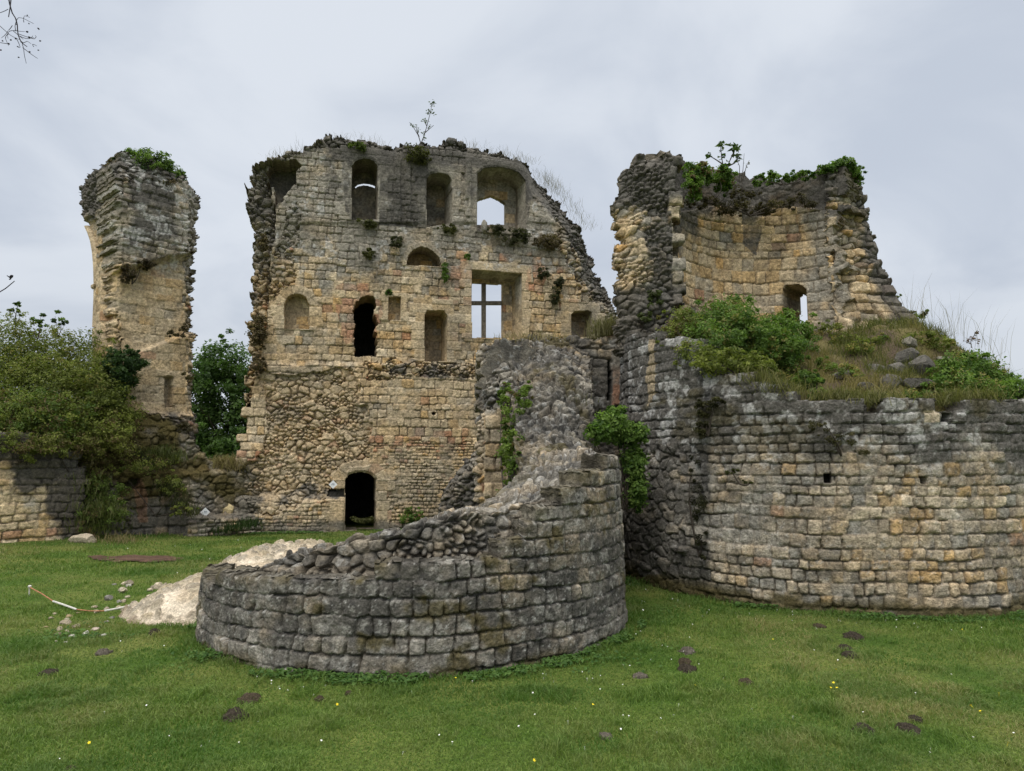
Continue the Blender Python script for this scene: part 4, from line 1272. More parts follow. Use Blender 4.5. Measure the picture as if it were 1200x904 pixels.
def build_ground():
    def ring(xs, ys):
        return np.meshgrid(xs, ys)
    fine_x = np.arange(-22, 18.01, .12); fine_y = np.arange(2.0, 30.01, .12)
    far = np.array([700, 400, 220, 130, 80, 50, 32])
    xs = np.concatenate([-far - 0, [-26], fine_x, [21], far[::-1]])
    xs = np.unique(np.concatenate([-far.astype(float), fine_x, far.astype(float)]))
    ys = np.unique(np.concatenate([-far.astype(float), [-20, -10, -4, 0], fine_y, far.astype(float)[::-1]]))
    X, Y = np.meshgrid(xs, ys)
    Z = gz(X, Y)
    idx = np.arange(X.size).reshape(X.shape)
    q = np.stack([idx[:-1, :-1], idx[:-1, 1:], idx[1:, 1:], idx[1:, :-1]], -1).reshape(-1, 4)
    m, n, l, b = new_mat('lawn_soil')
    tc = n.new('ShaderNodeTexCoord')
    n1 = n.new('ShaderNodeTexNoise'); n1.inputs['Scale'].default_value = .8; n1.inputs['Detail'].default_value = 6
    n2 = n.new('ShaderNodeTexNoise'); n2.inputs['Scale'].default_value = 30; n2.inputs['Detail'].default_value = 4
    for k in (n1, n2): l.new(tc.outputs['Object'], k.inputs['Vector'])
    r1 = n.new('ShaderNodeValToRGB')
    r1.color_ramp.elements[0].position = .35; r1.color_ramp.elements[0].color = (.058, .112, .016, 1)
    r1.color_ramp.elements[1].position = .68; r1.color_ramp.elements[1].color = (.15, .175, .045, 1)
    r2 = n.new('ShaderNodeValToRGB')
    r2.color_ramp.elements[0].position = .35; r2.color_ramp.elements[0].color = (.55, .55, .5, 1)
    r2.color_ramp.elements[1].position = .7; r2.color_ramp.elements[1].color = (1.25, 1.2, 1.1, 1)
    l.new(n1.outputs['Fac'], r1.inputs[0]); l.new(n2.outputs['Fac'], r2.inputs[0])
    mx = n.new('ShaderNodeMixRGB'); mx.blend_type = 'MULTIPLY'; mx.inputs[0].default_value = 1
    l.new(r1.outputs[0], mx.inputs[1]); l.new(r2.outputs[0], mx.inputs[2]); l.new(mx.outputs[0], b.inputs['Base Color'])
    bp = n.new('ShaderNodeBump'); bp.inputs['Strength'].default_value = .8; bp.inputs['Distance'].default_value = .04
    l.new(n2.outputs['Fac'], bp.inputs['Height']); l.new(bp.outputs[0], b.inputs['Normal'])
    o = mesh('ground', np.stack([X, Y, Z], -1).reshape(-1, 3), [q], m, None, None, True, loc=(0, 0, 0))
    tag(o, 'mown green lawn in front of the ruins', 'ground', kind='structure')


build_ground()


def hit_ground(px, py):
    d = ray(px, py)
    k = -CAM_H / d[..., 2]
    P = d * k[..., None] + np.array([0, 0, CAM_H])
    for _ in range(4):
        k = (gz(P[..., 0], P[..., 1]) - CAM_H) / d[..., 2]
        P = d * k[..., None] + np.array([0, 0, CAM_H])
    return P


# ------------------------------------------------------------------ plants
def tube_mesh(paths, sides=5):
    """paths: list of (points (n,3), radii) -> verts, faces"""
    V_, F_ = [], []
    off = 0
    for pts, rad in paths:
        pts = np.asarray(pts, float); n = len(pts)
        rad = np.broadcast_to(np.asarray(rad, float), (n,)) if np.ndim(rad) else np.full(n, rad)
        tan = np.gradient(pts, axis=0); tan /= np.maximum(np.linalg.norm(tan, axis=1, keepdims=True), 1e-9)
        ref = np.where(np.abs(tan[:, 2:3]) > .9, np.array([[1.0, 0, 0]]), np.array([[0, 0, 1.0]]))
        a = np.cross(tan, ref); a /= np.maximum(np.linalg.norm(a, axis=1, keepdims=True), 1e-9)
        b = np.cross(tan, a)
        ang = np.arange(sides) / sides * 2 * math.pi
        ring = pts[:, None] + rad[:, None, None] * (np.cos(ang)[None, :, None] * a[:, None] + np.sin(ang)[None, :, None] * b[:, None])
        V_.append(ring.reshape(-1, 3))
        i = np.arange(n - 1)[:, None] * sides; j = np.arange(sides)[None]
        F_.append((off + np.stack([i + j, i + (j + 1) % sides, i + sides + (j + 1) % sides, i + sides + j], -1)).reshape(-1, 4))
        off += n * sides
    return np.concatenate(V_), np.concatenate(F_)


def curve(p0, p1, bend, n=6, rng=None):
    t = np.linspace(0, 1, n)[:, None]
    return np.asarray(p0) * (1 - t) + np.asarray(p1) * t + np.asarray(bend) * (4 * t * (1 - t))


def leaf_faces(C, D, Nn, L, Wd, fold=.25):
    """diamond leaves: centre, direction, normal, length, width"""
    S = np.cross(D, Nn)
    S /= np.maximum(np.linalg.norm(S, axis=1, keepdims=True), 1e-9)
    Nn = np.cross(S, D)
    L = L[:, None]; Wd = Wd[:, None]
    v = np.stack([C - D * L * .5, C + S * Wd * .5 + Nn * Wd * fold - D * L * .05, C + D * L * .5, C - S * Wd * .5 + Nn * Wd * fold - D * L * .05], 1).reshape(-1, 3)
    k = np.arange(len(C))[:, None] * 4
    return v, np.concatenate([k + [0, 1, 2], k + [0, 2, 3]])


def rdir(rng, n):
    d = rng.normal(size=(n, 3)); return d / np.linalg.norm(d, axis=1, keepdims=True)


def leaf_cloud(blobs, n, size, c0, c1, seed, clump=.34, up=.5, c2=None, p2=.12, inner=.45, ratio=.55):
    rng = np.random.default_rng(seed)
    blobs = [np.asarray(b, float) for b in blobs]
    area = np.array([(b[3] * b[4] + b[4] * b[5] + b[3] * b[5]) for b in blobs]); area /= area.sum()
    vs, fs, cs = [], [], []
    off = 0
    for bi, b in enumerate(blobs):
        m = int(n * area[bi])
        if m < 3: continue
        k = max(4, int(m / 42))
        d = rdir(rng, k)
        r = inner + (1 - inner) * rng.random(k) ** .6
        spike = rng.random(k) < .16
        r = np.where(spike, 1.02 + .28 * rng.random(k), r)
        nb = .72 + .55 * fbm(d[:, 0] * 2 + b[0], d[:, 2] * 2 + b[2] + d[:, 1], seed + bi, 2)
        cc = b[:3] + d * b[3:6] * (r * nb)[:, None]
        csz = clump * np.mean(b[3:6]) * (.5 + .9 * rng.random(k)) * np.where(spike, .45, 1)
        w = rng.integers(0, k, m)
        off_ = rdir(rng, m) * (rng.random(m) ** .5)[:, None] * csz[w][:, None] * np.array([1.15, 1.15, .8])
        P = cc[w] + off_
        out = d[w] * .7 + rdir(rng, m) * .9 + np.array([0, 0, up])
        out /= np.linalg.norm(out, axis=1, keepdims=True)
        D = rdir(rng, m) + off_ / np.maximum(np.linalg.norm(off_, axis=1, keepdims=True), 1e-6) * .6
        D -= out * np.sum(D * out, 1, keepdims=True); D /= np.maximum(np.linalg.norm(D, axis=1, keepdims=True), 1e-9)
        L = size * (.6 + .7 * rng.random(m))
        v, f = leaf_faces(P, D, out, L, L * ratio)
        t = np.clip(rng.random(k)[w] ** 1.3 * .8 + .25 * rng.random(m), 0, 1)[:, None]
        col = np.asarray(c0) * (1 - t) + np.asarray(c1) * t
        if c2 is not None:
            s_ = (rng.random(k) < p2)[w] & (rng.random(m) < .75)
            col = np.where(s_[:, None], np.asarray(c2), col)
        col = col * (.75 + .5 * rng.random(m))[:, None]
        vs.append(v); fs.append(f + off); cs.append(np.repeat(col, 4, 0)); off += len(v)
    return np.concatenate(vs), np.concatenate(fs), np.concatenate(cs)


def blob(px, py, Y, rx, ry, rd=None):
    """ellipsoid that covers a patch of the photo at depth Y; radii in photo pixels"""
    c = at(px, py, Y); k = Y / FPX
    return (*c, rx * k, (rd if rd is not None else max(rx, ry) * .8) * k if rd is None or rd > 3 else rd, ry * k)


OLIVE0, OLIVE1 = (.085, .110, .024), (.250, .275, .060)
GREEN0, GREEN1 = (.052, .105, .020), (.185, .275, .055)
BRIGHT0, BRIGHT1 = (.070, .135, .022), (.20, .29, .065)
IVY0, IVY1 = (.020, .046, .013), (.060, .105, .030)
BROWN0, BROWN1 = (.075, .055, .026), (.17, .125, .06)
DRY0, DRY1 = (.17, .135, .06), (.32, .26, .13)


def shrub(name, label, cat, blobs, n, size, c0, c1, seed, base=None, stems=6, group=None, srad=.02, **kw):
    bl = np.array([b[:6] for b in blobs])
    if base is None:
        base = bl[:, :3].mean(0).copy(); base[2] = (bl[:, 2] - bl[:, 5] * .9).min()
    base = np.asarray(base, float)
    root = empty(name, tuple(base)); tag(root, label, cat, group)
    v, f, c = leaf_cloud(blobs, int(n * 1.7), size, c0, c1, seed, **kw)
    mesh('foliage', v, [f], M_LEAF, root, c)
    if stems:
        rng = np.random.default_rng(seed + 5)
        paths = []
        for k in range(stems):
            b = bl[rng.integers(len(bl))]
            e_ = b[:3] + rdir(rng, 1)[0] * b[3:6] * .75
            s = base.copy()
            paths.append((curve(s, e_, rng.normal(size=3) * .08 * np.linalg.norm(e_ - s), 7), np.linspace(srad, srad * .35, 7)))
        sv, sf = tube_mesh(paths)
        mesh('stems', sv, [sf], M_TWIG, root)
    return root


def blades(P, h, lean, width, c0, c1, seed, bend=.5, dirs=None):
    rng = np.random.default_rng(seed)
    n = len(P)
    h = np.broadcast_to(h, (n,)) * (.55 + .8 * rng.random(n))
    a = rng.random(n) * 2 * math.pi
    D = np.stack([np.cos(a), np.sin(a), 0 * a], -1) if dirs is None else dirs
    S = np.stack([-D[:, 1], D[:, 0], 0 * a], -1)
    b2 = rng.random(n) * math.pi
    S = S * np.cos(b2)[:, None] + D * np.sin(b2)[:, None]
    ln = np.broadcast_to(lean, (n,)) * (.2 + rng.random(n))
    w = (np.broadcast_to(width, (n,)) * (.7 + .6 * rng.random(n)))[:, None]
    up = np.array([0, 0, 1.0])
    mid = P + up * (h * .55)[:, None] + D * (h * ln * .35)[:, None]
    tip = P + up * (h * (1 - .25 * ln))[:, None] + D * (h * ln)[:, None]
    v = np.stack([P - S * w * .5, P + S * w * .5, mid + S * w * .4, mid - S * w * .4, tip], 1).reshape(-1, 3)
    k = np.arange(n)[:, None] * 5
    t = rng.random(n)[:, None]
    col = (np.asarray(c0) * (1 - t) + np.asarray(c1) * t)
    col = np.repeat(col, 5, 0) * (.85 + .3 * np.repeat(rng.random(n), 5))[:, None]
    return v, [k + [0, 1, 2, 3], k + [3, 2, 4]], col


def tuft(name, label, cat, pts, n, h, c0, c1, seed, spread=.12, lean=.7, width=.012, group=None, leafy=None):
    """bunch of blades on a line of points"""
    rng = np.random.default_rng(seed)
    pts = np.asarray(pts, float).reshape(-1, 3)
    tt = np.linspace(0, len(pts) - 1, 60); pts = np.stack([np.interp(tt, np.arange(len(pts)), pts[:, k]) for k in range(3)], -1)
    P = pts[rng.integers(0, len(pts), n)] + rng.normal(size=(n, 3)) * [spread, spread, spread * .25]
    v, f, c = blades(P, h, lean, width, c0, c1, seed)
    if leafy:
        sv, sf, sc = leafy
        c = np.concatenate([c, sc]); f = f + [sf + len(v)]; v = np.concatenate([v, sv])
    o = mesh(name, v, f, M_GRASS, None, c, loc=tuple(pts.mean(0) - [0, 0, .02]))
    tag(o, label, cat, group)
    return o


# --- bank of earth behind the left walls
def build_bank():
    Xg, Yg = grid(-30, -8.6, 19.2, 30, .2)
    front = 19.5 + (Xg + 13.9 + 1.8) * .55
    front = np.interp(Xg, [-30, -16, -11.2, -8.6], [17.8, 19.8, 23.4, 26])
    d = Yg - front
    z = -.3 + 3.1 * sst(.3, 1.0, d) + 2.2 * sst(.8, 4.5, d)
    z = z * sst(-10.6, -13.2, Xg) ** .6 * sst(26.5, 24.8, Yg + (Xg + 14) * .5) - .3
    z = z * sst(30, 27.5, Yg) + .35 * (fbm(Xg * .8, Yg * .8, 250, 3) - .5)
    n = fbm(Xg * 2, Yg * 2, 251, 4)
    c = lerp(np.broadcast_to(SOIL, Xg.shape + (3,)), np.array([.06, .07, .02]), sst(.35, .6, n))
    idx = np.arange(Xg.size).reshape(Xg.shape)
    q = np.stack([idx[:-1, :-1], idx[:-1, 1:], idx[1:, 1:], idx[1:, :-1]], -1)[(fc(d) > .25)]
    o = mesh('earth_bank', np.stack([Xg, Yg, z], -1).reshape(-1, 3), [q], M_EARTH, None, c.reshape(-1, 3), True)
    tag(o, 'bank of earth held up by the low walls', 'bank', kind='structure')


build_bank()

G_BANK = 'shrubs on the bank beside the tower fragment'
shrub('shrub', 'tall olive shrub at the top of the bank, cut by the picture edge', 'shrub',
      [blob(-20, 420, 22.6, 50, 48), blob(22, 410, 22.8, 34, 40), blob(5, 450, 22.2, 50, 40), blob(40, 455, 22.0, 40, 36)], 15000, .085, OLIVE0, OLIVE1, 1, group=G_BANK, c2=(.24, .21, .06), p2=.1)
shrub('shrub', 'dense olive shrub whose crest meets the sky just before the tower fragment', 'shrub',
      [blob(72, 420, 23.4, 38, 36), blob(102, 432, 23.4, 34, 36), blob(70, 458, 22.4, 50, 38), blob(105, 462, 22.6, 36, 34)], 15000, .085, OLIVE0, OLIVE1, 2, group=G_BANK, c2=(.27, .24, .07), p2=.12)
shrub('shrub', 'low green shrub overhanging the stained retaining wall', 'shrub',
      [blob(-15, 490, 20.9, 40, 32), blob(30, 488, 21.0, 40, 30), blob(64, 494, 21.3, 40, 32)], 12000, .08, GREEN0, OLIVE1, 3, group=G_BANK, c2=BROWN1, p2=.16)
shrub('shrub', 'yellowish green shrub spilling down the bank to the broken wall', 'shrub',
      [blob(112, 475, 22.8, 38, 34), blob(138, 490, 22.9, 26, 26), blob(120, 452, 23.2, 32, 24), blob(112, 500, 22.2, 36, 26)], 11000, .08, OLIVE0, OLIVE1, 4, group=G_BANK, c2=BROWN1, p2=.14)
shrub('bramble', 'brown and green bramble patch hanging over the junction of the two low walls', 'bramble',
      [blob(85, 522, 21.6, 34, 16), blob(120, 520, 22.2, 32, 20), blob(50, 520, 20.6, 26, 12), blob(112, 545, 22.0, 18, 22)], 6000, .075, BROWN0, OLIVE1, 5, c2=BROWN1, p2=.3)
shrub('ivy', 'dark ivy clump climbing the foot of the tower fragment', 'ivy',
      [blob(142, 430, 23.0, 20, 20), blob(158, 424, 23.3, 12, 12), blob(144, 452, 23.1, 13, 18)], 4200, .11, IVY0, IVY1, 6, up=.1, c2=(.06, .09, .03), p2=.08)
# tall sprigs against the sky
for i, (x, y, l) in enumerate(((18, 360, 'spindly leafy sprig standing above the shrubs at the picture edge'), (44, 374, 'thin upright sprig between the crests of the bank shrubs'), (68, 372, 'short leafy sprig on the crest nearest the tower fragment'))):
    shrub('shrub_sprig', l, 'sprig', [blob(x, y, 22.8, 5, 11), blob(x + 6, y + 6, 22.8, 7, 4)], 160, .10, IVY0, GREEN1, 20 + i, stems=3, srad=.012, base=at(x, y + 24, 22.8))

rngp = np.random.default_rng(77)


def pxpts(plist, Y):
    return np.array([at(x, y, Y if np.isscalar(Y) else Y[i]) for i, (x, y) in enumerate(plist)])


def plant_on(plane, plist, out=.05):
    p = np.asarray(plist, float)
    q = plane.hit(p[:, 0], p[:, 1], out)
    return plane.pos(q[:, 0], q[:, 1], np.full(len(p), out))


# growth over the low broken wall
tuft('grass_tuft', 'long green grass tuft hanging in the corner between the two low walls', 'grass tuft', pxpts([(112, 560), (118, 580), (124, 600), (112, 612), (132, 610), (140, 600), (105, 590), (120, 620), (135, 622)], 22.0) - [0, .4, 0], 1300, .26, (.05, .07, .015), (.13, .14, .04), 31, .28, .8, .02)
tuft('grass_tuft', 'fresh green grass tuft above the small arched hole', 'grass tuft', pxpts([(150, 535), (170, 535), (190, 530), (205, 540), (160, 550), (185, 548)], 23.6), 1100, .30, (.045, .065, .015), (.11, .12, .035), 32, .25, .9, .02)
tuft('grass_tuft', 'straw-coloured dry grass on the dip of the broken wall before the tree', 'grass tuft', pxpts([(232, 548), (245, 550), (256, 552), (268, 552), (278, 548), (270, 545), (258, 546)], 25.3), 1500, .38, DRY0, DRY1, 33, .25, 1.0, .02)
tuft('grass_tuft', 'mossy green tuft growing right of the small arched hole', 'grass tuft', pxpts([(186, 570), (198, 575), (208, 570), (205, 585), (222, 600), (228, 606), (195, 560)], 23.9) - [0, .25, 0], 900, .25, (.04, .05, .014), (.09, .095, .03), 34, .2, .9, .02)
tuft('grass_tuft', 'green weeds at the foot of the broken wall below the pale block', 'grass tuft', pxpts([(232, 628), (250, 625), (268, 622), (286, 618), (300, 615)], 24.4), 700, .28, (.02, .045, .010), (.05, .08, .02), 35, .2, .6, .02)
tuft('grass_tuft', 'bleached grass at the foot of the corner between the low walls', 'grass tuft', pxpts([(85, 640), (100, 641), (118, 640), (135, 636), (150, 632)], 21.3), 900, .16, DRY0, DRY1, 36, .3, .9, .015)

shrub('weed_patch', 'leafy weeds and brambles filling the corner between the two low walls', 'weeds', [blob(112, 570, 21.9, 18, 22), blob(128, 600, 21.8, 20, 18), blob(108, 605, 21.5, 14, 16), blob(140, 580, 22.2, 12, 16)], 2600, .07, OLIVE0, GREEN1, 37, c2=BROWN1, p2=.2, stems=5)
shrub('weed_patch', 'olive weeds over the broken wall around the small arched hole', 'weeds', [blob(175, 545, 23.2, 30, 10), blob(200, 570, 23.2, 16, 14), blob(215, 598, 23.2, 14, 8), blob(150, 548, 22.9, 14, 8)], 2000, .06, OLIVE0, OLIVE1, 38, c2=BROWN1, p2=.25, stems=4)
# fragment top
shrub('wall_shrub', 'green shrub on the sloping top of the tower fragment', 'shrub', [blob(172, 190, 24.3, 26, 14), blob(192, 202, 24.8, 20, 13), blob(150, 186, 24.2, 12, 9), blob(207, 206, 25.4, 11, 7)], 3600, .10, IVY0, GREEN1, 41, stems=4)
shrub('wall_shrub', 'brown withered growth on the crown of the tower fragment', 'shrub', [blob(146, 208, 23.9, 12, 14), blob(132, 196, 23.8, 10, 9), blob(175, 214, 24.4, 26, 7), blob(212, 225, 25.2, 10, 10)], 1900, .09, BROWN0, BROWN1, 42, stems=3)
shrub('wall_shrub', 'brown dead growth on the ledge halfway up the tower fragment', 'shrub', [blob(152, 318, 23.5, 10, 8), blob(168, 310, 23.9, 14, 5), blob(146, 326, 23.5, 6, 7)], 1000, .08, (.04, .03, .016), (.10, .075, .04), 43, stems=3)
shrub('wall_shrub', 'brown dead tuft at the right edge of the tower fragment', 'shrub', [blob(219, 297, 25.1, 8, 6), blob(216, 262, 25.0, 7, 9)], 500, .08, (.05, .035, .018), (.12, .09, .05), 44, stems=2)
shrub('wall_shrub', 'dry tuft above the stepped courses of the tower fragment', 'shrub', [blob(208, 390, 24.6, 11, 5), blob(217, 384, 24.8, 6, 5)], 500, .08, (.05, .04, .018), (.13, .10, .05), 45, stems=2)
shrub('wall_shrub', 'rusty growth on the ragged lower edge of the tower fragment', 'shrub', [blob(219, 440, 24.6, 6, 8), blob(213, 505, 24.3, 8, 12), blob(190, 512, 24.0, 14, 7)], 900, .08, (.045, .035, .015), (.10, .085, .03), 46, stems=2)

# hall: plants on it
hall_tufts = [((430, 262), 13, 4, 'olive', 'olive tuft on the sill of the tall arched window'),
              ((464, 284), 8, 7, 'dark', 'dark round tuft left of the small arched recess'),
              ((432, 297), 7, 7, 'olive', 'thin tuft on the bare wall beneath the tall arched window'),
              ((580, 270), 12, 6, 'dark', 'dark tuft on the left of the great window sill'),
              ((604, 277), 15, 9, 'dark', 'broad dark tuft on the right of the great window sill'),
              ((642, 284), 18, 8, 'brown', 'brown tuft on the weathered wall right of the great window'),
              ((636, 320), 9, 7, 'dark', 'dark tuft just right of the cross window head'),
              ((655, 330), 7, 7, 'dark', 'upper of two dark tufts over the low right-hand niche'),
              ((650, 347), 6, 10, 'dark', 'lower of two dark tufts over the low right-hand niche'),
              ((525, 268), 11, 5, 'olive', 'olive tuft on the sill of the middle upper window'),
              ((521, 319), 4, 10, 'green', 'green strand trailing from the small arched recess'),
              ((548, 300), 5, 3, 'green', 'tiny green tuft between recess and cross window'),
              ((418, 172), 10, 6, 'bright', 'bright green cushion over the tall arched window'),
              ((487, 182), 17, 11, 'olive', 'olive shrub on the wall head left of the middle upper window'),
              ((302, 388), 9, 22, 'brown', 'long brown withered growth on the left edge of the hall'),
              ((302, 426), 8, 12, 'brown', 'short brown withered growth low on the left edge of the hall'),
              ((308, 285), 6, 10, 'brown', 'brown growth below the dark cavity of the hall'),
              ((480, 604), 12, 9, 'green', 'green nettles at the hall foot right of the doorway'),
              ((455, 342), 4, 3, 'green', 'tiny weed over the small square niche'),
              ((425, 610), 16, 3, 'olive', 'weeds growing across the doorway threshold')]
CT = dict(olive=((.06, .062, .02), (.14, .14, .05)), dark=((.035, .040, .018), (.10, .10, .045)), brown=((.08, .06, .03), (.18, .14, .075)), green=(GREEN0, GREEN1), bright=((.06, .09, .016), (.13, .16, .035)))
for i, ((x, y), rx, ry, cn, lab) in enumerate(hall_tufts):
    P = plant_on(FA, [(x, y)], .18)[0]
    k = P[1] / FPX
    dpt = .3
    shrub('wall_tuft', lab, 'wall plant', [(*P, rx * k, dpt, ry * k), (P[0] + rx * k * .3, P[1], P[2] - ry * k * .3, rx * k * .7, dpt, ry * k * .7)], int(22 * rx * ry / 3 + 200), .085, *CT[cn], 60 + i, stems=2, group='plants rooted in the hall wall', srad=.01, base=P + np.array([0, .1, -ry * k * .5]))

for i, (pts, n, lab) in enumerate((([(318, 186), (330, 181), (345, 178), (360, 170), (300, 197)], 160, 'wispy dry grass along the left shoulder of the hall top'),
                                  ([(390, 160), (410, 160), (430, 163), (450, 168)], 110, 'sparse dry grass above the tall arched window'),
                                  ([(545, 170), (560, 174), (580, 178), (600, 182), (620, 188)], 300, 'dry grass along the hall top above the great window'),
                                  ([(632, 200), (645, 212), (660, 226), (676, 246), (690, 265), (640, 208), (650, 220)], 520, 'dry grass on the falling right shoulder of the hall'))):
    tuft('grass_tuft', lab, 'grass tuft', plant_on(FA, pts, -1.0 if i == 3 else -.5) - [0, 0, .2], n, .36, (.08, .07, .03), (.20, .17, .08), 90 + i, .24, .9, .009)


# saplings
def sapling(name, label, stems, leaves, Y, leafsize, c0, c1, seed, rad=.018):
    base = at(*stems[0][0], Y)
    root = empty(name, tuple(base)); tag(root, label, 'sapling')
    paths = []
    for s in stems:
        p = pxpts(s, Y) + np.random.default_rng(seed).normal(size=(len(s), 3)) * [0, .05, 0]
        tt = np.linspace(0, len(p) - 1, len(p) * 3)
        p = np.stack([np.interp(tt, np.arange(len(p)), p[:, k]) for k in range(3)], -1)
        paths.append((p, np.linspace(rad, rad * .4, len(p))))
    v, f = tube_mesh(paths); mesh('stem', v, [f], M_TWIG, root)
    rng = np.random.default_rng(seed)
    L = np.array([(*at(x, y, Y), r * Y / FPX) for (x, y, r, n) in leaves for _ in range(n)])
    m = len(L)
    P = L[:, :3] + rdir(rng, m) * L[:, 3:4] * (rng.random((m, 1)) ** .5)
    D = rdir(rng, m); D[:, 2] = D[:, 2] * .4 - .15; D /= np.linalg.norm(D, axis=1, keepdims=True)
    N = rdir(rng, m) * .7 + [0, -.3, 1]; N -= D * np.sum(N * D, 1, keepdims=True); N /= np.linalg.norm(N, axis=1, keepdims=True)
    s = leafsize * (.7 + .6 * rng.random(m))
    v, f = leaf_faces(P, D, N, s, s * .6)
    t = rng.random(m)[:, None]
    mesh('leaves', v, [f], M_LEAF, root, np.repeat(np.asarray(c0) * (1 - t) + np.asarray(c1) * t, 4, 0))


sapling('sapling', 'slender sapling with sparse leaves on the hall top against the sky',
        [[(493, 168), (496, 160), (500, 147), (504, 134), (507, 120)], [(493, 168), (490, 158), (484, 148), (480, 144)], [(497, 156), (503, 150), (508, 146)], [(491, 160), (488, 152), (488, 145)], [(500, 147), (496, 140)]],
        [(507, 121, 5, 26), (503, 131, 5, 22), (498, 142, 5, 14), (508, 134, 3, 8), (484, 147, 4, 12), (490, 152, 4, 10), (495, 158, 4, 10), (503, 148, 3, 6), (497, 164, 4, 8)], 26.6, .11, (.05, .075, .025), (.10, .13, .045), 120, .02)
sapling('fig_sapling', 'fig sapling with broad leaves on the curved tower wall top', [[(850, 212), (850, 200), (846, 188), (844, 172)], [(850, 200), (855, 190), (860, 178), (862, 172)], [(848, 194), (840, 186), (831, 183)], [(852, 196), (862, 190), (866, 182)], [(850, 230), (856, 220), (850, 205)]],
        [(845, 172, 6, 12), (861, 176, 7, 16), (831, 183, 4, 5), (846, 184, 5, 8), (864, 186, 5, 9), (855, 170, 4, 6), (851, 193, 5, 7)], 18.2, .17, (.03, .06, .014), (.085, .125, .03), 121, .022)
sapling('bare_shoots', 'cluster of bare brown shoots beside the fig sapling', [[(868, 215), (870, 200), (872, 180)], [(870, 212), (874, 196), (878, 188)], [(866, 214), (866, 196), (862, 184)], [(869, 228), (869, 212)], [(868, 222), (880, 227), (892, 231)], [(864, 226), (858, 236)]], [(875, 192, 5, 8), (864, 190, 4, 4)], 18.4, .07, (.06, .06, .03), (.1, .1, .05), 122, .012)
sapling('red_sprig', 'reddish leafy sprig rising from the right of the tower mound', [[(1138, 408), (1139, 400), (1143, 392), (1146, 387)], [(1138, 404), (1133, 400)]], [(1144, 391, 3, 14), (1140, 398, 4, 12), (1134, 399, 4, 7), (1147, 401, 3, 5)], 15.6, .075, (.09, .04, .03), (.14, .09, .05), 123, .01)

# curved upper wall: growth on its head
shrub('hanging_shrub', 'green growth draped over the left of the curved tower wall top', 'shrub', [blob(815, 200, 17.6, 16, 9), blob(838, 205, 18.0, 18, 9), blob(812, 218, 17.4, 11, 16), blob(848, 214, 18.3, 13, 12)], 3800, .085, GREEN0, GREEN1, 130, stems=4, c2=BROWN1, p2=.2)
shrub('hanging_shrub', 'row of small green tufts on the middle of the curved tower wall top', 'shrub', [blob(905, 208, 18.9, 10, 7), blob(890, 211, 18.8, 10, 6), blob(928, 207, 18.9, 12, 5), blob(948, 205, 18.8, 10, 5)], 1500, .08, GREEN0, GREEN1, 131, stems=3)
shrub('hanging_shrub', 'dense green cap on the right shoulder of the curved tower wall', 'shrub', [blob(988, 197, 19.0, 20, 8), blob(1002, 205, 19.3, 8, 11), blob(970, 198, 18.8, 12, 5)], 2600, .09, GREEN0, GREEN1, 132, stems=4)
shrub('hanging_shrub', 'brown withered fringe under the head of the curved tower wall', 'shrub', [blob(825, 238, 17.9, 18, 6), blob(860, 244, 18.6, 22, 6), blob(900, 244, 18.8, 22, 5), blob(935, 238, 18.8, 20, 5), blob(870, 228, 18.8, 16, 7)], 2600, .07, (.035, .03, .014), (.10, .08, .035), 133, stems=4)
shrub('hanging_shrub', 'thin growth on the stepped outer edge of the tower', 'shrub', [blob(1014, 250, 19.6, 4, 8), blob(1022, 275, 19.6, 4, 6), blob(1052, 345, 19.4, 6, 5), (*at(1068, 368, 19), .35, .3, .2)], 600, .08, BROWN0, GREEN1, 134, stems=0)
shrub('hanging_shrub', 'leafy growth on the dark rubble foot of the torn tower end', 'shrub', [blob(765, 352, 16.0, 12, 12), blob(755, 372, 15.9, 10, 9), blob(742, 385, 16.2, 8, 8)], 900, .075, (.05, .06, .018), (.12, .15, .05), 135, stems=4)
tuft('grass_tuft', 'pale dry grass on the top of the curtain wall', 'grass tuft', pxpts([(700, 395), (708, 394), (716, 394), (722, 392), (690, 397)], 17.6), 520, .5, (.09, .085, .035), (.22, .20, .09), 136, .14, .6, .014)
tuft('grass_tuft', 'sparse grass on the head of the collapsed wall below the cross window', 'grass tuft', pxpts([(600, 398), (620, 399), (640, 400), (660, 400), (580, 400)], 17.3), 300, .22, DRY0, DRY1, 137, .15, .8, .012)

# plants on the collapsed core
shrub('climber', 'bright green climber on the left flank of the collapsed core', 'climber', [blob(592, 462, 15.5, 8, 16), blob(614, 468, 14.9, 9, 18), blob(602, 495, 14.9, 17, 18), blob(600, 528, 14.3, 17, 22), blob(606, 555, 13.7, 14, 18), blob(596, 574, 13.5, 10, 16)], 3000, .075, (.06, .10, .018), (.19, .26, .05), 140, up=.2, c2=BROWN1, p2=.12, stems=8, base=at(592, 588, 13.6))
shrub('climber', 'lush green vine heaped in the gap between round stump and round tower', 'climber', [blob(716, 500, 13.7, 18, 16), blob(700, 510, 13.4, 12, 12), blob(738, 508, 13.9, 20, 13), blob(722, 482, 13.9, 10, 8), blob(744, 540, 13.9, 11, 20), blob(746, 575, 13.9, 9, 22)], 6500, .08, BRIGHT0, BRIGHT1, 141, clump=.5, up=.6, c2=GREEN0, p2=.2, stems=7, base=at(735, 600, 13.9))
tuft('grass_tuft', 'mossy weeds on the upper slope of the collapsed core', 'grass tuft', pxpts([(662, 490), (668, 500), (672, 470), (690, 470), (650, 515)], 15.0), 260, .14, (.05, .06, .02), (.13, .12, .05), 142, .12, .9, .012)

# drum top
def on_mound(pl):
    out = []
    for (x, y, Y) in pl:
        p = at(x, y, Y); out.append([p[0], p[1], float(mound_z(p[0], p[1]))])
    return np.array(out)


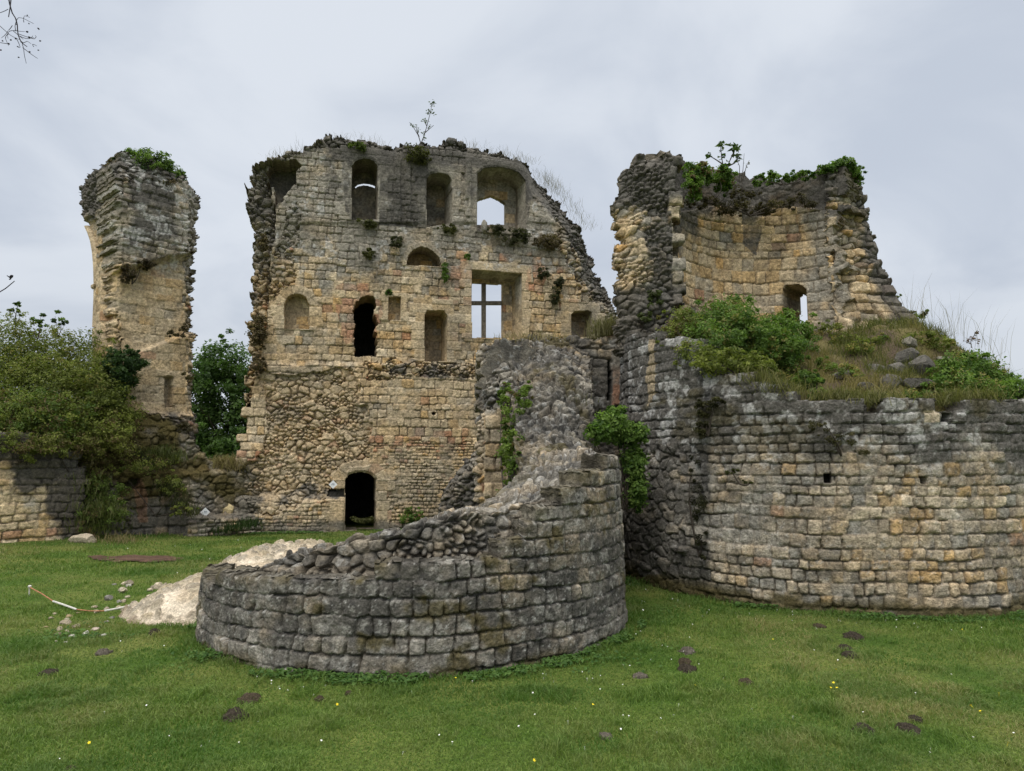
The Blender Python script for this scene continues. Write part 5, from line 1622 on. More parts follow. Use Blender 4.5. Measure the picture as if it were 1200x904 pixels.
G_DRUM = 'bushes on the round tower drum'
shrub('bush', 'large green bush in the middle of the tower drum under the curved wall', 'bush', [blob(846, 382, 15.2, 40, 30), blob(880, 396, 14.6, 38, 34), blob(830, 405, 14.4, 34, 28), blob(862, 362, 15.6, 20, 16)], 11000, .07, GREEN0, GREEN1, 150, group=G_DRUM, c2=(.22, .21, .07), p2=.14, stems=9)
shrub('bush', 'green bush in front of the tower window', 'bush', [blob(918, 396, 15.4, 32, 28), blob(920, 378, 15.6, 13, 16), blob(915, 412, 14.6, 30, 24)], 6500, .07, GREEN0, GREEN1, 151, group=G_DRUM, c2=(.24, .22, .07), p2=.14, stems=7)
shrub('bush', 'thin olive bush at the left end of the tower drum', 'bush', [blob(800, 388, 14.8, 25, 27), blob(788, 404, 14.6, 18, 18), blob(812, 418, 13.9, 24, 17)], 4200, .065, OLIVE0, OLIVE1, 152, group=G_DRUM, c2=BROWN1, p2=.2, stems=7)
shrub('bush', 'olive bush hanging over the drum edge below the large green bush', 'bush', [blob(850, 424, 13.4, 30, 18), blob(884, 430, 13.2, 24, 14)], 3000, .065, OLIVE0, OLIVE1, 153, group=G_DRUM, stems=5)
shrub('bush', 'bramble bush on the right slope of the tower mound', 'bush', [blob(1125, 432, 14.2, 30, 22), blob(1150, 442, 13.8, 30, 24), blob(1108, 448, 13.4, 26, 18), blob(1140, 456, 13.1, 38, 16)], 7500, .065, GREEN0, GREEN1, 154, group=G_DRUM, c2=(.24, .22, .07), p2=.16, stems=7)
shrub('bush', 'green bush at the rim of the drum cut by the picture edge', 'bush', [blob(1180, 455, 13.5, 22, 14), blob(1204, 460, 13.6, 20, 16), blob(1172, 470, 13.2, 16, 8)], 2600, .065, GREEN0, GREEN1, 155, group=G_DRUM, stems=4)
shrub('bush', 'small dark bush at the drum rim left of the masonry lump', 'bush', [blob(948, 445, 13.1, 16, 11), blob(960, 462, 12.9, 10, 8)], 1400, .06, IVY0, GREEN1, 156, group=G_DRUM, stems=3)
shrub('wall_plant', 'dry olive growth hanging down the drum below the stepped stones', 'wall plant', [blob(826, 478, 13.5, 13, 14), blob(840, 470, 13.2, 12, 6), blob(822, 500, 13.4, 7, 12)], 1300, .055, (.035, .035, .014), (.085, .08, .03), 157, stems=4)
shrub('wall_plant', 'dark creeper straggling down the tall stain of the drum', 'wall plant', [blob(818, 590, 13.6, 5, 22), blob(822, 640, 13.5, 7, 16), blob(814, 545, 13.7, 4, 20)], 800, .06, (.020, .020, .010), (.05, .05, .02), 158, stems=4)
shrub('wall_plant', 'brownish moss and weeds on the upper face of the drum under the mound', 'wall plant', [blob(985, 515, 12.15, 22, 7), blob(960, 500, 12.2, 12, 9), blob(1010, 530, 12.1, 12, 5)], 900, .04, (.05, .05, .018), (.10, .085, .035), 159, stems=2)
shrub('wall_plant', 'small weed on the drum face above the paler courses', 'wall plant', [blob(858, 553, 12.8, 8, 4), blob(876, 565, 12.6, 6, 3)], 300, .045, (.04, .045, .014), (.09, .095, .03), 160, stems=2)
def hb(px, py, rx, ry):
    P = hit_mound(px, py); k = P[1] / FPX
    return (P[0], P[1], P[2] + ry * k * .45, rx * k, rx * k * .9, ry * k)


for i, (bl, n, c0_, c1_, lab) in enumerate((
        ([hb(975, 392, 16, 10), hb(990, 402, 14, 8)], 1300, OLIVE0, OLIVE1, 'low olive weeds at the foot of the curved wall right of its window'),
        ([hb(1012, 412, 18, 9), hb(1030, 402, 12, 8)], 1300, GREEN0, OLIVE1, 'low green weeds in the middle of the mound slope'),
        ([hb(985, 440, 20, 9), hb(965, 432, 14, 9), hb(1003, 448, 12, 7)], 1500, OLIVE0, GREEN1, 'green weeds over the drum rim between the dark bush and the masonry lumps'),
        ([hb(1082, 402, 18, 9), hb(1100, 408, 16, 9)], 1400, OLIVE0, OLIVE1, 'olive weeds on the crest of the mound above the masonry lumps'),
        ([hb(1062, 470, 20, 7), hb(1090, 468, 18, 8), hb(1040, 470, 12, 6)], 1500, GREEN0, GREEN1, 'creeping green weeds on the rim below the masonry lumps'),
        ([hb(905, 445, 18, 9), hb(925, 452, 16, 8), hb(890, 440, 12, 8)], 1500, OLIVE0, GREEN1, 'weeds over the drum rim below the bush in front of the window'))):
    shrub('weed_patch', lab, 'weeds', bl, n, .055, c0_, c1_, 210 + i, c2=(.30, .25, .08), p2=.25, stems=4, group='weeds on the tower mound', srad=.008)
shrub('bramble', 'thin bramble draped along the top of the retaining wall at the picture edge', 'bramble', [blob(-10, 516, 19.9, 26, 12), blob(20, 518, 20.1, 26, 13), blob(52, 522, 20.5, 24, 12), blob(36, 530, 20.3, 10, 14)], 2600, .07, OLIVE0, OLIVE1, 220, c2=BROWN1, p2=.25, stems=5)
# fringe of dry growth spilling over the drum edge
for i, (pts, n, lab) in enumerate((([(888, 447, 12.7), (902, 450, 12.6), (915, 458, 12.5), (930, 464, 12.4)], 800, 'dry grass spilling over the drum edge left of the small dark bush'),
                                  ([(975, 468, 12.3), (1000, 472, 12.2), (1022, 474, 12.15), (1045, 472, 12.1)], 1000, 'dry grass spilling over the drum edge under the masonry lumps'),
                                  ([(1105, 474, 12.15), (1125, 472, 12.2), (1150, 470, 12.3), (1175, 470, 12.5)], 1000, 'green and dry grass over the drum edge below the bramble bush'))):
    tuft('grass_tuft', lab, 'grass tuft', np.array([at(*q) for q in pts]) + [0, .25, .02], n, .26, (.07, .08, .02), (.22, .20, .075), 190 + i, .16, 1.2, .012)
# grass cover of the mound
rng = np.random.default_rng(170)
a = rng.random(26000) * 2 * math.pi; r = 4.25 * np.sqrt(rng.random(26000))
gx = BT.cx + r * np.cos(a); gy = BT.cy + r * np.sin(a)
P = np.stack([gx, gy, mound_z(gx, gy) - .02], -1)
pn = fbm(gx * 1.3, gy * 1.3, 171, 3)
hgt = .12 + .22 * sst(.4, .65, pn)
v, f, c = blades(P, hgt, .9, .013, (.06, .075, .018), (.17, .165, .045), 172)
dry = np.repeat(sst(.42, .58, fbm(gx * .9 + 4, gy * .9, 173, 3)), 5)[:, None]
c = c * (1 - dry) + (np.array([.23, .19, .075]) * (.7 + .6 * rng.random(len(c)))[:, None]) * dry
o = mesh('mound_grass', v, f, M_GRASS, None, c, loc=(BT.cx, BT.cy, 3.6)); tag(o, 'dry and green grass covering the tower mound', 'grass', kind='stuff')
for i, (pts, n, lab) in enumerate((([(1062, 372, 17.6), (1072, 378, 17.4), (1080, 380, 17.2)], 34, 'tall thin grass stalks beside the stepped foot of the curved wall'),
                                  ([(1100, 392, 16.8), (1112, 396, 16.6), (1122, 398, 16.4)], 34, 'tall thin grass stalks on the crest of the mound right of the tower'),
                                  ([(1150, 410, 15.6), (1165, 420, 15.2), (1178, 430, 14.8)], 22, 'few tall grass stalks behind the bramble bush'))):
    P = np.array([at(*p) for p in pts])
    v, f, c = blades(np.repeat(P, n // 3 + 1, 0) + np.random.default_rng(i).normal(size=(3 * (n // 3 + 1), 3)) * [.22, .15, .08], .95, .5, .0065, (.16, .14, .08), (.27, .23, .13), 180 + i)
    o = mesh('tall_grass', v, f, M_GRASS, None, c, loc=tuple(P.mean(0))); tag(o, lab, 'grass')


# ------------------------------------------------------------------ tree in the gap
def build_tree():
    base = np.array([*at(262, 560, 41)[:2], 0.0])
    root = empty('tree', tuple(base)); tag(root, 'full green tree behind the gap between the tower fragment and the hall', 'tree')
    rng = np.random.default_rng(300)
    H = at(258, 396, 41)[2]
    paths = [(curve(base - [0, 0, .3], base + [.2, 0, H * .78], [.25, .1, 0], 14), np.linspace(.26, .06, 14))]
    for k in range(16):
        t = .28 + .5 * rng.random(); s = base + np.array([.2 * t, 0, H * .78 * t]); a = rng.random() * 6.28; L = 1.4 + 1.6 * rng.random()
        paths.append((curve(s, s + [L * math.cos(a), L * math.sin(a), L * .7], [0, 0, -.2], 7), np.linspace(.08, .02, 7)))
    v, f = tube_mesh(paths, 7); mesh('trunk', v, [f], M_TWIG, root)
    bl = []
    for (dx, z, rx, rz) in ((0, .80, 1.5, 1.35), (-1.5, .66, 1.5, 1.3), (1.4, .68, 1.5, 1.4), (0.2, .6, 1.9, 1.5), (-1.9, .45, 1.5, 1.4), (1.9, .45, 1.6, 1.4), (0, .38, 2.1, 1.5), (-1.2, .26, 1.7, 1.2), (1.5, .26, 1.7, 1.2)):
        for q in range(2): bl.append((base[0] + dx + .3 * rng.normal(), base[1] + rng.normal() * 1.1, H * z + .2 * rng.normal() + .4, rx, rx, rz))
    v, f, c = leaf_cloud(bl, 36000, .22, (.028, .062, .014), (.105, .175, .04), 301, clump=.34, up=.5, c2=(.10, .16, .045), p2=.15)
    mesh('crown', v, [f], M_LEAF, root, c)


build_tree()


# ------------------------------------------------------------------ stones
def stone_geo(seed, dims, sub=3):
    """lumpy broken stone: a sphere of points cut by random planes"""
    import bmesh
    bm = bmesh.new(); bmesh.ops.create_icosphere(bm, subdivisions=sub, radius=1)
    v = np.array([p.co[:] for p in bm.verts]); f = np.array([[q.index for q in p.verts] for p in bm.faces]); bm.free()
    rng = np.random.default_rng(seed)
    for _ in range(14):
        n = rdir(rng, 1)[0]; d = .5 + .3 * rng.random()
        s = v @ n - d; v = v - np.clip(s, 0, None)[:, None] * n
    v = v * (1 + .10 * (fbm(v[:, 0] * 2.5 + seed, v[:, 1] * 2.5 + v[:, 2] * 2, seed, 3) - .5))[:, None]
    return v * np.asarray(dims), f


def rock(name, label, cat, P, dims, col, seed, group=None, rot=0.0, tilt=.0, mat=None, sub=3):
    v, f = stone_geo(seed, dims, sub)
    c_, s_ = math.cos(tilt), math.sin(tilt); v = v @ np.array([[c_, 0, s_], [0, 1, 0], [-s_, 0, c_]]).T
    c_, s_ = math.cos(rot), math.sin(rot); v = v @ np.array([[c_, -s_, 0], [s_, c_, 0], [0, 0, 1]]).T
    cc = np.asarray(col) * (.8 + .4 * fbm(v[:, 0] * 12 + seed, v[:, 1] * 12 + v[:, 2] * 9, seed, 3))[:, None]
    o = mesh(name, v + np.asarray(P), [f], mat or M_NEAR, None, cc, False, loc=tuple(P)); tag(o, label, cat, group)
    return o


# pale mortared footing behind the stump
FOOT = np.array([(-6.6, 12.15), (-5.9, 11.5), (-5.0, 11.6), (-3.6, 13.5), (-3.7, 16.6), (-4.5, 17.4), (-5.7, 17.0), (-6.35, 15.2), (-6.75, 13.4)])


def build_footing():
    X, Y = grid(-7.7, -3.3, 11.1, 17.7, .022)
    wob = .35 * (fbm(X * 1.6, Y * 1.6, 260, 4) - .5)
    ins = inpoly(X + wob, Y + wob, FOOT); d = dpoly(X + wob, Y + wob, FOOT)
    d = np.where(ins, d, -d)
    top = .26 + .30 * sst(12.5, 16, Y) + .12 * sst(-6.8, -5, X)
    z = top * sst(-.05, .75, d) ** .7 + .22 * (fbm(X * 1.8, Y * 1.8, 261, 4) - .5) * sst(0, .4, d)
    r = rubble(X, Y, 262, .21, .16); r2 = rubble(X, Y, 263, .5, .4)
    proud = sst(.30, .55, fbm(X * 1.1, Y * 1.1, 264, 3) + .38 * sst(.8, .1, d) - .12)
    show = (r['r1'] < .30 + .62 * proud)
    st = show * sst(.004, .03, r['e']) * sst(.03, .14, d)
    z = z + st * (.04 + .06 * r['r2']) + .02 * (fbm(X * 9, Y * 9, 265, 3) - .5)
    z = z * sst(-.12, .0, d) + gz(X, Y) - .04 * (d < 0)
    mort = lerp(np.broadcast_to(np.array([.58, .50, .385]), X.shape + (3,)), np.array([.42, .345, .245]), sst(.4, .65, fbm(X * 2.2, Y * 2.2, 266, 4)))
    stone = lerp(np.broadcast_to(np.array([.33, .275, .18]), X.shape + (3,)), GREY * .8, r['r3']) * (.7 + .5 * r['r4'])[..., None]
    c = lerp(mort, stone, np.clip(st, 0, 1) * .9)
    c = stain(c, X, Y, 267, .40 * sst(.5, .0, d) + .12, SOIL * 2.6, 3.2)
    idx = np.arange(X.size).reshape(X.shape)
    q = np.stack([idx[:-1, :-1], idx[:-1, 1:], idx[1:, 1:], idx[1:, :-1]], -1)[fc(d) > -.14]
    o = mesh('mortared_footing', np.stack([X, Y, z], -1).reshape(-1, 3), [q], M_NEAR, None, c.reshape(-1, 3), True, loc=(-5.5, 14.3, 0))
    tag(o, 'low spread of pale mortar and rubble footing behind the round stump', 'wall footing')


build_footing()

LS = [(255, 560, 30, 'flat ochre'), (300, 490, 34, 'half-sunk beige'), (330, 450, 30, 'beige'), (350, 630, 40, 'brownish'), (370, 585, 42, 'buff'), (415, 535, 56, 'large rounded beige'), (445, 500, 36, 'small cream'), (455, 470, 40, 'ochre'),
      (440, 605, 34, 'cream'), (485, 640, 58, 'long pale'), (515, 560, 48, 'blocky buff'), (600, 618, 52, 'flat white'), (685, 580, 52, 'flat pinkish'), (760, 632, 44, 'flat white'), (790, 520, 34, 'grey'), (835, 485, 34, 'grey'),
      (800, 315, 62, 'large grey'), (855, 190, 24, 'small grey'), (680, 392, 36, 'buff'), (895, 345, 34, 'dark grey'), (938, 345, 22, 'small buff'), (970, 300, 36, 'cream'), (915, 240, 44, 'cream'), (985, 200, 40, 'pale'), (345, 690, 18, 'tiny'), (430, 695, 26, 'thin pale'), (640, 560, 22, 'small buff'), (540, 440, 30, 'thin brown')]
SC = dict(ochre=(.38, .29, .17), beige=(.40, .34, .24), brownish=(.28, .22, .15), buff=(.38, .32, .22), cream=(.48, .42, .31), pale=(.48, .45, .38), white=(.55, .52, .45), pinkish=(.45, .37, .30), grey=(.30, .28, .25), tiny=(.4, .36, .28), brown=(.26, .2, .13))
spots = {0: 'lying outermost at the left of the scattered stones', 1: 'in the grass on the upper left of the scattered stones', 2: 'under the white end of the rope', 3: 'on the near left of the scattered stones', 4: 'left of the large rounded stone',
         5: 'largest of the heap, in the middle of the scattered stones', 6: 'touching the large rounded stone from behind', 7: 'just below the white length of the rope', 8: 'in front of the large rounded stone', 9: 'slanting at the near edge of the heap',
         10: 'at the right side of the heap', 11: 'in a row in front of the green tuft', 12: 'in a row in front of the green tuft, right end', 13: 'lying apart nearest the stump', 14: 'right of the green tuft', 15: 'right of the green tuft, upper one',
         16: 'in the bare soil before the pale footing', 17: 'farthest one in the soil by the footing', 18: 'just behind the rope', 19: 'upright against the footing end', 20: 'beside the dark upright stone at the footing', 21: 'at the tip of the pale footing', 22: 'at the edge of the bare soil by the footing',
         23: 'leaning on the pale footing', 24: 'nearest the camera at the heap', 25: 'nearest the camera under the slanting stone', 26: 'between the flat stones', 27: 'under the middle of the rope'}
STONES = []
for i, (x, y, w, desc) in enumerate(LS):
    P = hit_ground(20 + x / 7.5, 660 + (y + w * .12) / 7.5)
    s = w / 7.5 * P[1] / FPX * .66
    s *= 1.45
    STONES.append((P[0], P[1], s * .7))
    flat = .42 if ('flat' in desc or 'long' in desc or 'thin' in desc) else .62
    rock('loose_stone', desc + ' stone ' + spots[i], 'stone', P + [0, 0, s * flat * .25], (s * 1.05, s * .8, s * flat), np.array(SC[desc.split()[-1]]) * .72, 700 + i, 'loose stones in the grass by the footing', i * 1.3, .2 * math.sin(i * 2.1), sub=2)
P = hit_ground(98, 636); rock('loose_stone', 'pale oblong stone on the grass at the end of the retaining wall', 'stone', P + [0, 0, .1], (.42, .3, .24), (.44, .37, .27), 751)
P = plant_on(LOW_PL, [(262, 597)], .18)[0]; rock('loose_block', 'pale yellow block on the ledge right of the white diamond plate', 'stone', P, (.34, .22, .40), (.50, .40, .22), 752, tilt=.3)
P = plant_on(LOW_PL, [(147, 525)], .1)[0]; rock('loose_block', 'small whitish stone standing on the broken wall under the ivy', 'stone', P, (.10, .1, .17), (.46, .42, .35), 753)
P = at(538, 651, 9.55); rock('loose_block', 'yellowish round stone on the ledge of the round stump', 'stone', P + [0, .12, .0], (.12, .1, .085), (.42, .37, .22), 754)
P = at(528, 165, 27.3); rock('loose_block', 'squared dark block on the very top of the hall wall', 'stone', P, (.27, .3, .2), (.10, .095, .085), 755)
P = at(540, 169, 27.4); rock('loose_block', 'smaller dark block beside the squared one on the hall top', 'stone', P, (.15, .2, .16), (.14, .13, .115), 756)
P = at(568, 266, 27.3); rock('loose_block', 'worn upright block on the sill of the great window', 'stone', P, (.15, .14, .3), (.26, .24, .2), 757)

rng = np.random.default_rng(409)
for i in range(34):
    t_ = rng.random(); x_, y_ = (142 + 92 * t_ + 5 * rng.normal(), 716 - 30 * rng.random() - 8 * t_) if i < 26 else (150 + 40 * rng.normal() * .5, 712 + 8 * rng.random())
    P = hit_ground(x_, y_); d_ = float(dpoly(np.array(P[0]), np.array(P[1]), FOOT)) * (1 if inpoly(np.array(P[0]), np.array(P[1]), FOOT) else 0)
    s = .05 + .08 * rng.random() ** 2
    rock('footing_stone', 'small broken stone in the flank of the pale mortar footing', 'stone', P + [0, 0, .30 * float(sst(-.05, .75, d_)) + .02], (s * 1.3, s, s * .75), np.array((.40, .345, .25)) * (.6 + .7 * rng.random()), 900 + i, 'small stones in the flank of the footing', rng.random() * 6, rng.normal() * .4, sub=2)

# lumps of fallen masonry on the mound
rng = np.random.default_rng(410)
for i, (x, y, Y, w, h, lab) in enumerate(((1062, 418, 14.5, 13, 11, 'tallest dark masonry lump jutting from the tower mound'), (1080, 432, 14.2, 14, 13, 'second dark masonry lump of the tower mound, right of the tallest'), (1054, 434, 14.1, 13, 10, 'square grey masonry lump under the tallest one'),
                                         (1072, 452, 13.6, 18, 8, 'broad dark masonry lump above the drum rim'), (1040, 450, 13.7, 14, 8, 'grey masonry lump at the left foot of the lumps'), (1096, 455, 13.5, 12, 9, 'grey masonry lump before the bramble bush'),
                                         (1028, 432, 14.3, 9, 6, 'small grey stone upslope of the masonry lumps'), (1012, 455, 13.4, 11, 6, 'low grey stone on the grassy rim of the drum'), (1065, 402, 15.3, 9, 7, 'rounded pale stone in the grass above the masonry lumps'),
                                         (1104, 421, 14.6, 9, 3, 'flat pale stone on the right slope of the mound'), (815, 414, 13.9, 7, 6, 'pale stone showing under the olive bush'), (985, 440, 13.7, 10, 5, 'grey stone in the dry grass behind the drum rim'), (1042, 446, 13.2, 10, 6, 'lichened stone just over the drum rim'), (1150, 476, 12.7, 12, 7, 'pale upright stone on the drum rim near the picture edge'))):
    k = Y / FPX
    P = hit_mound(x, y + h * .4); k = P[1] / FPX
    rock('masonry_lump', lab, 'stone', P + [0, 0, h * k * .35], (1.3 * w * k, 1.2 * w * k, 1.35 * h * k), np.array((.10, .093, .08)) * (.6 + .8 * rng.random()) if i not in (8, 9, 10, 13) else (.19, .175, .14), 760 + i, 'masonry lumps on the tower mound', rng.random() * 3, rng.normal() * .3)


# ------------------------------------------------------------------ diamond plates
M_PLATE = flat_mat('white_plate', (.80, .81, .82), .5, .04)
M_MARK = flat_mat('grey_print', (.22, .25, .32), .6, .05)


def plate(px, py, plane, label, out, mark):
    P = plant_on(plane, [(px, py)], out)[0]
    root = empty('diamond_plate', tuple(P)); tag(root, label, 'sign')
    r = .155; t = plane.t; n = plane.n; z = np.array([0, 0, 1.0])
    ring = [(0, -r), (r, 0), (0, r), (-r, 0)]
    v = [P + t * a + z * b + n * d for d in (.02, -.01) for (a, b) in ring]
    mesh('plate', np.array(v), [np.array([[0, 1, 2, 3], [7, 6, 5, 4], [0, 4, 5, 1], [1, 5, 6, 2], [2, 6, 7, 3], [3, 7, 4, 0]])], M_PLATE, root)
    v, f = [], []
    for (a0, b0, a1, b1) in mark:
        k = len(v); v += [P + t * a + z * b + n * .023 for (a, b) in ((a0, b0), (a1, b0), (a1, b1), (a0, b1))]; f.append([k, k + 1, k + 2, k + 3])
    mesh('marking', np.array(v), [np.array(f)], M_MARK, root)


MK = [(-.05, -.03, -.03, .035), (.0, -.03, .02, .035), (-.03, .018, .0, .035), (.02, .018, .05, .035), (.04, -.03, .05, .018)]
plate(240.5, 600.5, LOW_PL, 'white diamond plate on the broken low wall beside the pale yellow block', .60, MK)
plate(390.3, 568, FA, 'white diamond plate on the hall wall left of the doorway', .30, MK)

# ------------------------------------------------------------------ rope on the grass
M_WHITE = flat_mat('white_plastic', (.55, .53, .48), .7, .25)
M_ORANGE = flat_mat('faded_orange_cord', (.36, .17, .09), .8, .35)
root = empty('barrier_rope', tuple(hit_ground(90, 716))); tag(root, 'fallen orange and white barrier rope lying across the grass to the footing', 'rope')
rp = [(34, 696), (48, 701), (62, 708), (76, 712), (90, 716), (106, 718), (122, 718.5), (138, 717), (156, 714)]
RP = np.array([hit_ground(x, y + 2) for x, y in rp]) + np.array([0, 0, .07]) * np.array([2.2, 1.6, 1.1, .8, .7, .8, .9, 1, 1.5])[:, None]
for nm, a_, b_, rad, m_ in (('cord', 0, 2, .010, M_ORANGE), ('sleeve', 2, 4, .017, M_WHITE), ('cord', 4, 6, .010, M_ORANGE), ('sleeve', 6, 8, .017, M_WHITE)):
    v, f = tube_mesh([(RP[a_:b_ + 1] + np.random.default_rng(a_).normal(size=(b_ - a_ + 1, 3)) * .008 * (np.arange(b_ - a_ + 1) % (b_ - a_) > 0)[:, None], rad)], 8); mesh(nm, v, [f], m_, root)
v, f = stone_geo(5, (.05, .05, .045), 2); mesh('end_knob', v + RP[0], [f], M_WHITE, root)
v, f = tube_mesh([(np.array([RP[0], RP[0] - [0, 0, .2]]), .012)], 6); mesh('end_peg', v, [f], M_WHITE, root)

# ------------------------------------------------------------------ molehills
MH = [(275, 836, 17, 9, 'dark molehill in front of the left part of the stump, nearer one'), (291, 817, 15, 7, 'reddish molehill close behind the nearer one before the stump'), (374, 818, 6, 4, 'tiny molehill in the lawn before the middle of the stump'),
      (805, 761, 10, 6, 'grey molehill, farthest of the three in a row right of the stump'), (802, 774, 9, 6, 'middle molehill of the three in a row right of the stump'), (805, 782, 12, 6, 'dark molehill, nearest of the three in a row right of the stump'),
      (1000, 744, 12, 6, 'dark molehill close under the drum'), (960, 733, 8, 3, 'faint flat molehill at the foot of the drum'), (990, 758, 9, 4, 'brown molehill adjoining a darker one below the drum'), (996, 766, 12, 5, 'darker molehill adjoining a brown one below the drum'),
      (874, 798, 10, 4, 'small brown molehill alone in the lawn below the drum'), (1012, 853, 14, 8, 'black molehill in the near lawn, left of a pair'), (1064, 852, 13, 7, 'black molehill of the near pair, larger one'), (1073, 842, 9, 5, 'black molehill of the near pair, smaller one behind'),
      (750, 791, 9, 4, 'pale grey molehill right of the stump'), (709, 862, 9, 5, 'pale dry molehill in the near lawn at the middle'), (57, 787, 11, 4, 'dark flat molehill below the scattered stones'), (121, 763, 9, 5, 'grey molehill just below the scattered stones'), (181, 740, 8, 6, 'dark molehill between the scattered stones and the stump'), (82, 901, 7, 4, 'molehill at the lower picture edge'), (408, 812, 5, 3, 'smallest molehill, right of the tiny one before the stump')]
MOLES = []
for i, (x, y, w, h, lab) in enumerate(MH):
    P = hit_ground(x, y + h * .6); k = P[1] / FPX
    R_ = w * k * .8; hh = h * k * .85
    g = np.linspace(-1.25, 1.25, 30); X, Y = np.meshgrid(g, g); r = np.hypot(X, Y) * (1 + .8 * (fbm(X * 1.8 + i, Y * 1.8, 800 + i, 4) - .5))
    z = hh * np.clip(1 - r ** 2, 0, 1) ** .8 * (.75 + .5 * fbm(X * 3 + 9 * i, Y * 3, 820, 3)) + hh * .6 * (fbm(X * 7, Y * 7 + i, 821 + i, 3) - .5) * (r < 1.05) - .015 * (r > 1.0)
    col = np.array((.042, .034, .024)) if 'dark' in lab or 'black' in lab else (np.array((.11, .095, .075)) if 'pale' in lab or 'grey' in lab else np.array((.056, .043, .027)))
    wx = P[0] + X * R_; wy = P[1] + Y * R_ * 1.15
    idx = np.arange(X.size).reshape(X.shape); q = np.stack([idx[:-1, :-1], idx[:-1, 1:], idx[1:, 1:], idx[1:, :-1]], -1)[fc(r) < 1.12]
    cc = np.broadcast_to(col, (X.size, 3)) * (.6 + .8 * fbm(X * 7, Y * 7 + i, 822, 3)).reshape(-1, 1)
    o = mesh('molehill', np.stack([wx, wy, gz(wx, wy) + z + .012], -1).reshape(-1, 3), [q], M_EARTH, None, cc, False, loc=tuple(P)); tag(o, lab, 'molehill', 'molehills in the lawn')
    MOLES.append((P[0], P[1], R_ * .6))

# bare earth by the footing
P0_ = hit_ground(165, 656)
X, Y = grid(-1.5, 1.5, -1.0, 1.0, .05)
wx, wy = P0_[0] + X, P0_[1] + Y
rr = np.hypot(X / 1.0, Y / .55) * (1 + 1.1 * (fbm(X * 2.2, Y * 2.2, 830, 4) - .5))
idx = np.arange(X.size).reshape(X.shape); q = np.stack([idx[:-1, :-1], idx[:-1, 1:], idx[1:, 1:], idx[1:, :-1]], -1)[fc(rr) < 1]
o = mesh('bare_earth', np.stack([wx, wy, gz(wx, wy) + .02 + .03 * fbm(wx * 5, wy * 5, 831, 3)], -1).reshape(-1, 3), [q], M_EARTH, None, np.array((.095, .058, .04))[None] * (.5 + fbm(X * 6, Y * 6, 832, 3)).reshape(-1, 1), True, loc=tuple(P0_))
tag(o, 'patch of bare brown earth in the lawn', 'earth', kind='structure')


# ------------------------------------------------------------------ lawn
def lawn(n, y0, y1, seed):
    rng = np.random.default_rng(seed)
    y = y0 + (y1 - y0) * rng.random(n)
    x = (rng.random(n) * 2 - 1) * (.76 * y + 3.2)
    ok = np.hypot(x - ST.cx, y - ST.cy) > ST.R - .05
    ok &= np.hypot(x - BT.cx, y - BT.cy) > 4.3
    ok &= ~(inpoly(x, y, FOOT) & (dpoly(x, y, FOOT) > .05 + .35 * fbm(x * 2.5, y * 2.5, 841, 3)))
    ok &= (y < 27.8 + x * math.tan(math.radians(14)) - .1)
    ok &= ~((x < -13.4) & (y > 19.9 + (x + 13.9) * .5))
    ok &= np.hypot((x - P0_[0]) / 1.0, (y - P0_[1]) / .55) * (1 + 1.1 * (fbm(x * 3, y * 3, 840, 3) - .5)) > .85
    for (mx, my, mr) in MOLES + STONES: ok &= np.hypot(x - mx, y - my) > mr
    return x[ok], y[ok]


xs, ys = [], []
for (n, a_, b_) in ((40000, 3.6, 5.4), (215000, 5.4, 8.5), (150000, 8.5, 13), (85000, 13, 19), (65000, 19, 28)):
    x, y = lawn(n, a_, b_, int(a_ * 10)); xs.append(x); ys.append(y)
x = np.concatenate(xs); y = np.concatenate(ys)
pn = fbm(x * .9, y * .9, 850, 4); pd = fbm(x * .45 + 7, y * .45, 851, 4); pf = fbm(x * 3, y * 3, 852, 3)
d_st = np.hypot(x - ST.cx, y - ST.cy) - ST.R; d_bt = np.hypot(x - BT.cx, y - BT.cy) - 4.42
edge = np.maximum(sst(.5, .0, d_st), sst(.6, .0, d_bt))
pc = fbm(x * 2.2 + 9, y * 2.2, 855, 2)
h = (.024 + .03 * sst(.35, .65, pn) + .02 * sst(.45, .7, pf) + .055 * sst(.62, .8, pc) + .07 * edge * pf) * np.where(y > 15, 1.25, 1)
v, f, c = blades(np.stack([x, y, gz(x, y) - .004], -1), h, 1.1, np.interp(y, [5, 9, 15, 25], [.006, .009, .014, .024]), (.068, .135, .020), (.185, .265, .055), 853)
dry = np.repeat(np.clip(sst(.50, .68, pd) * .75 + .22 * sst(.5, .66, pf), 0, 1), 5)[:, None] * (np.repeat(h2(np.arange(len(x)), np.zeros(len(x)), 9), 5)[:, None] < .75)
c = c * (1 - dry) + np.array([.29, .27, .11]) * dry
lush = np.repeat(np.clip(sst(.52, .64, fbm(x * .6 - 3, y * .6, 854, 3)) + edge, 0, 1), 5)[:, None] * .5
c = c * (1 - lush) + np.array([.05, .13, .018]) * lush
o = mesh('grass', v, f, M_GRASS, None, c, loc=(0, 0, 0)); tag(o, 'short mown grass blades of the lawn', 'grass', kind='stuff')

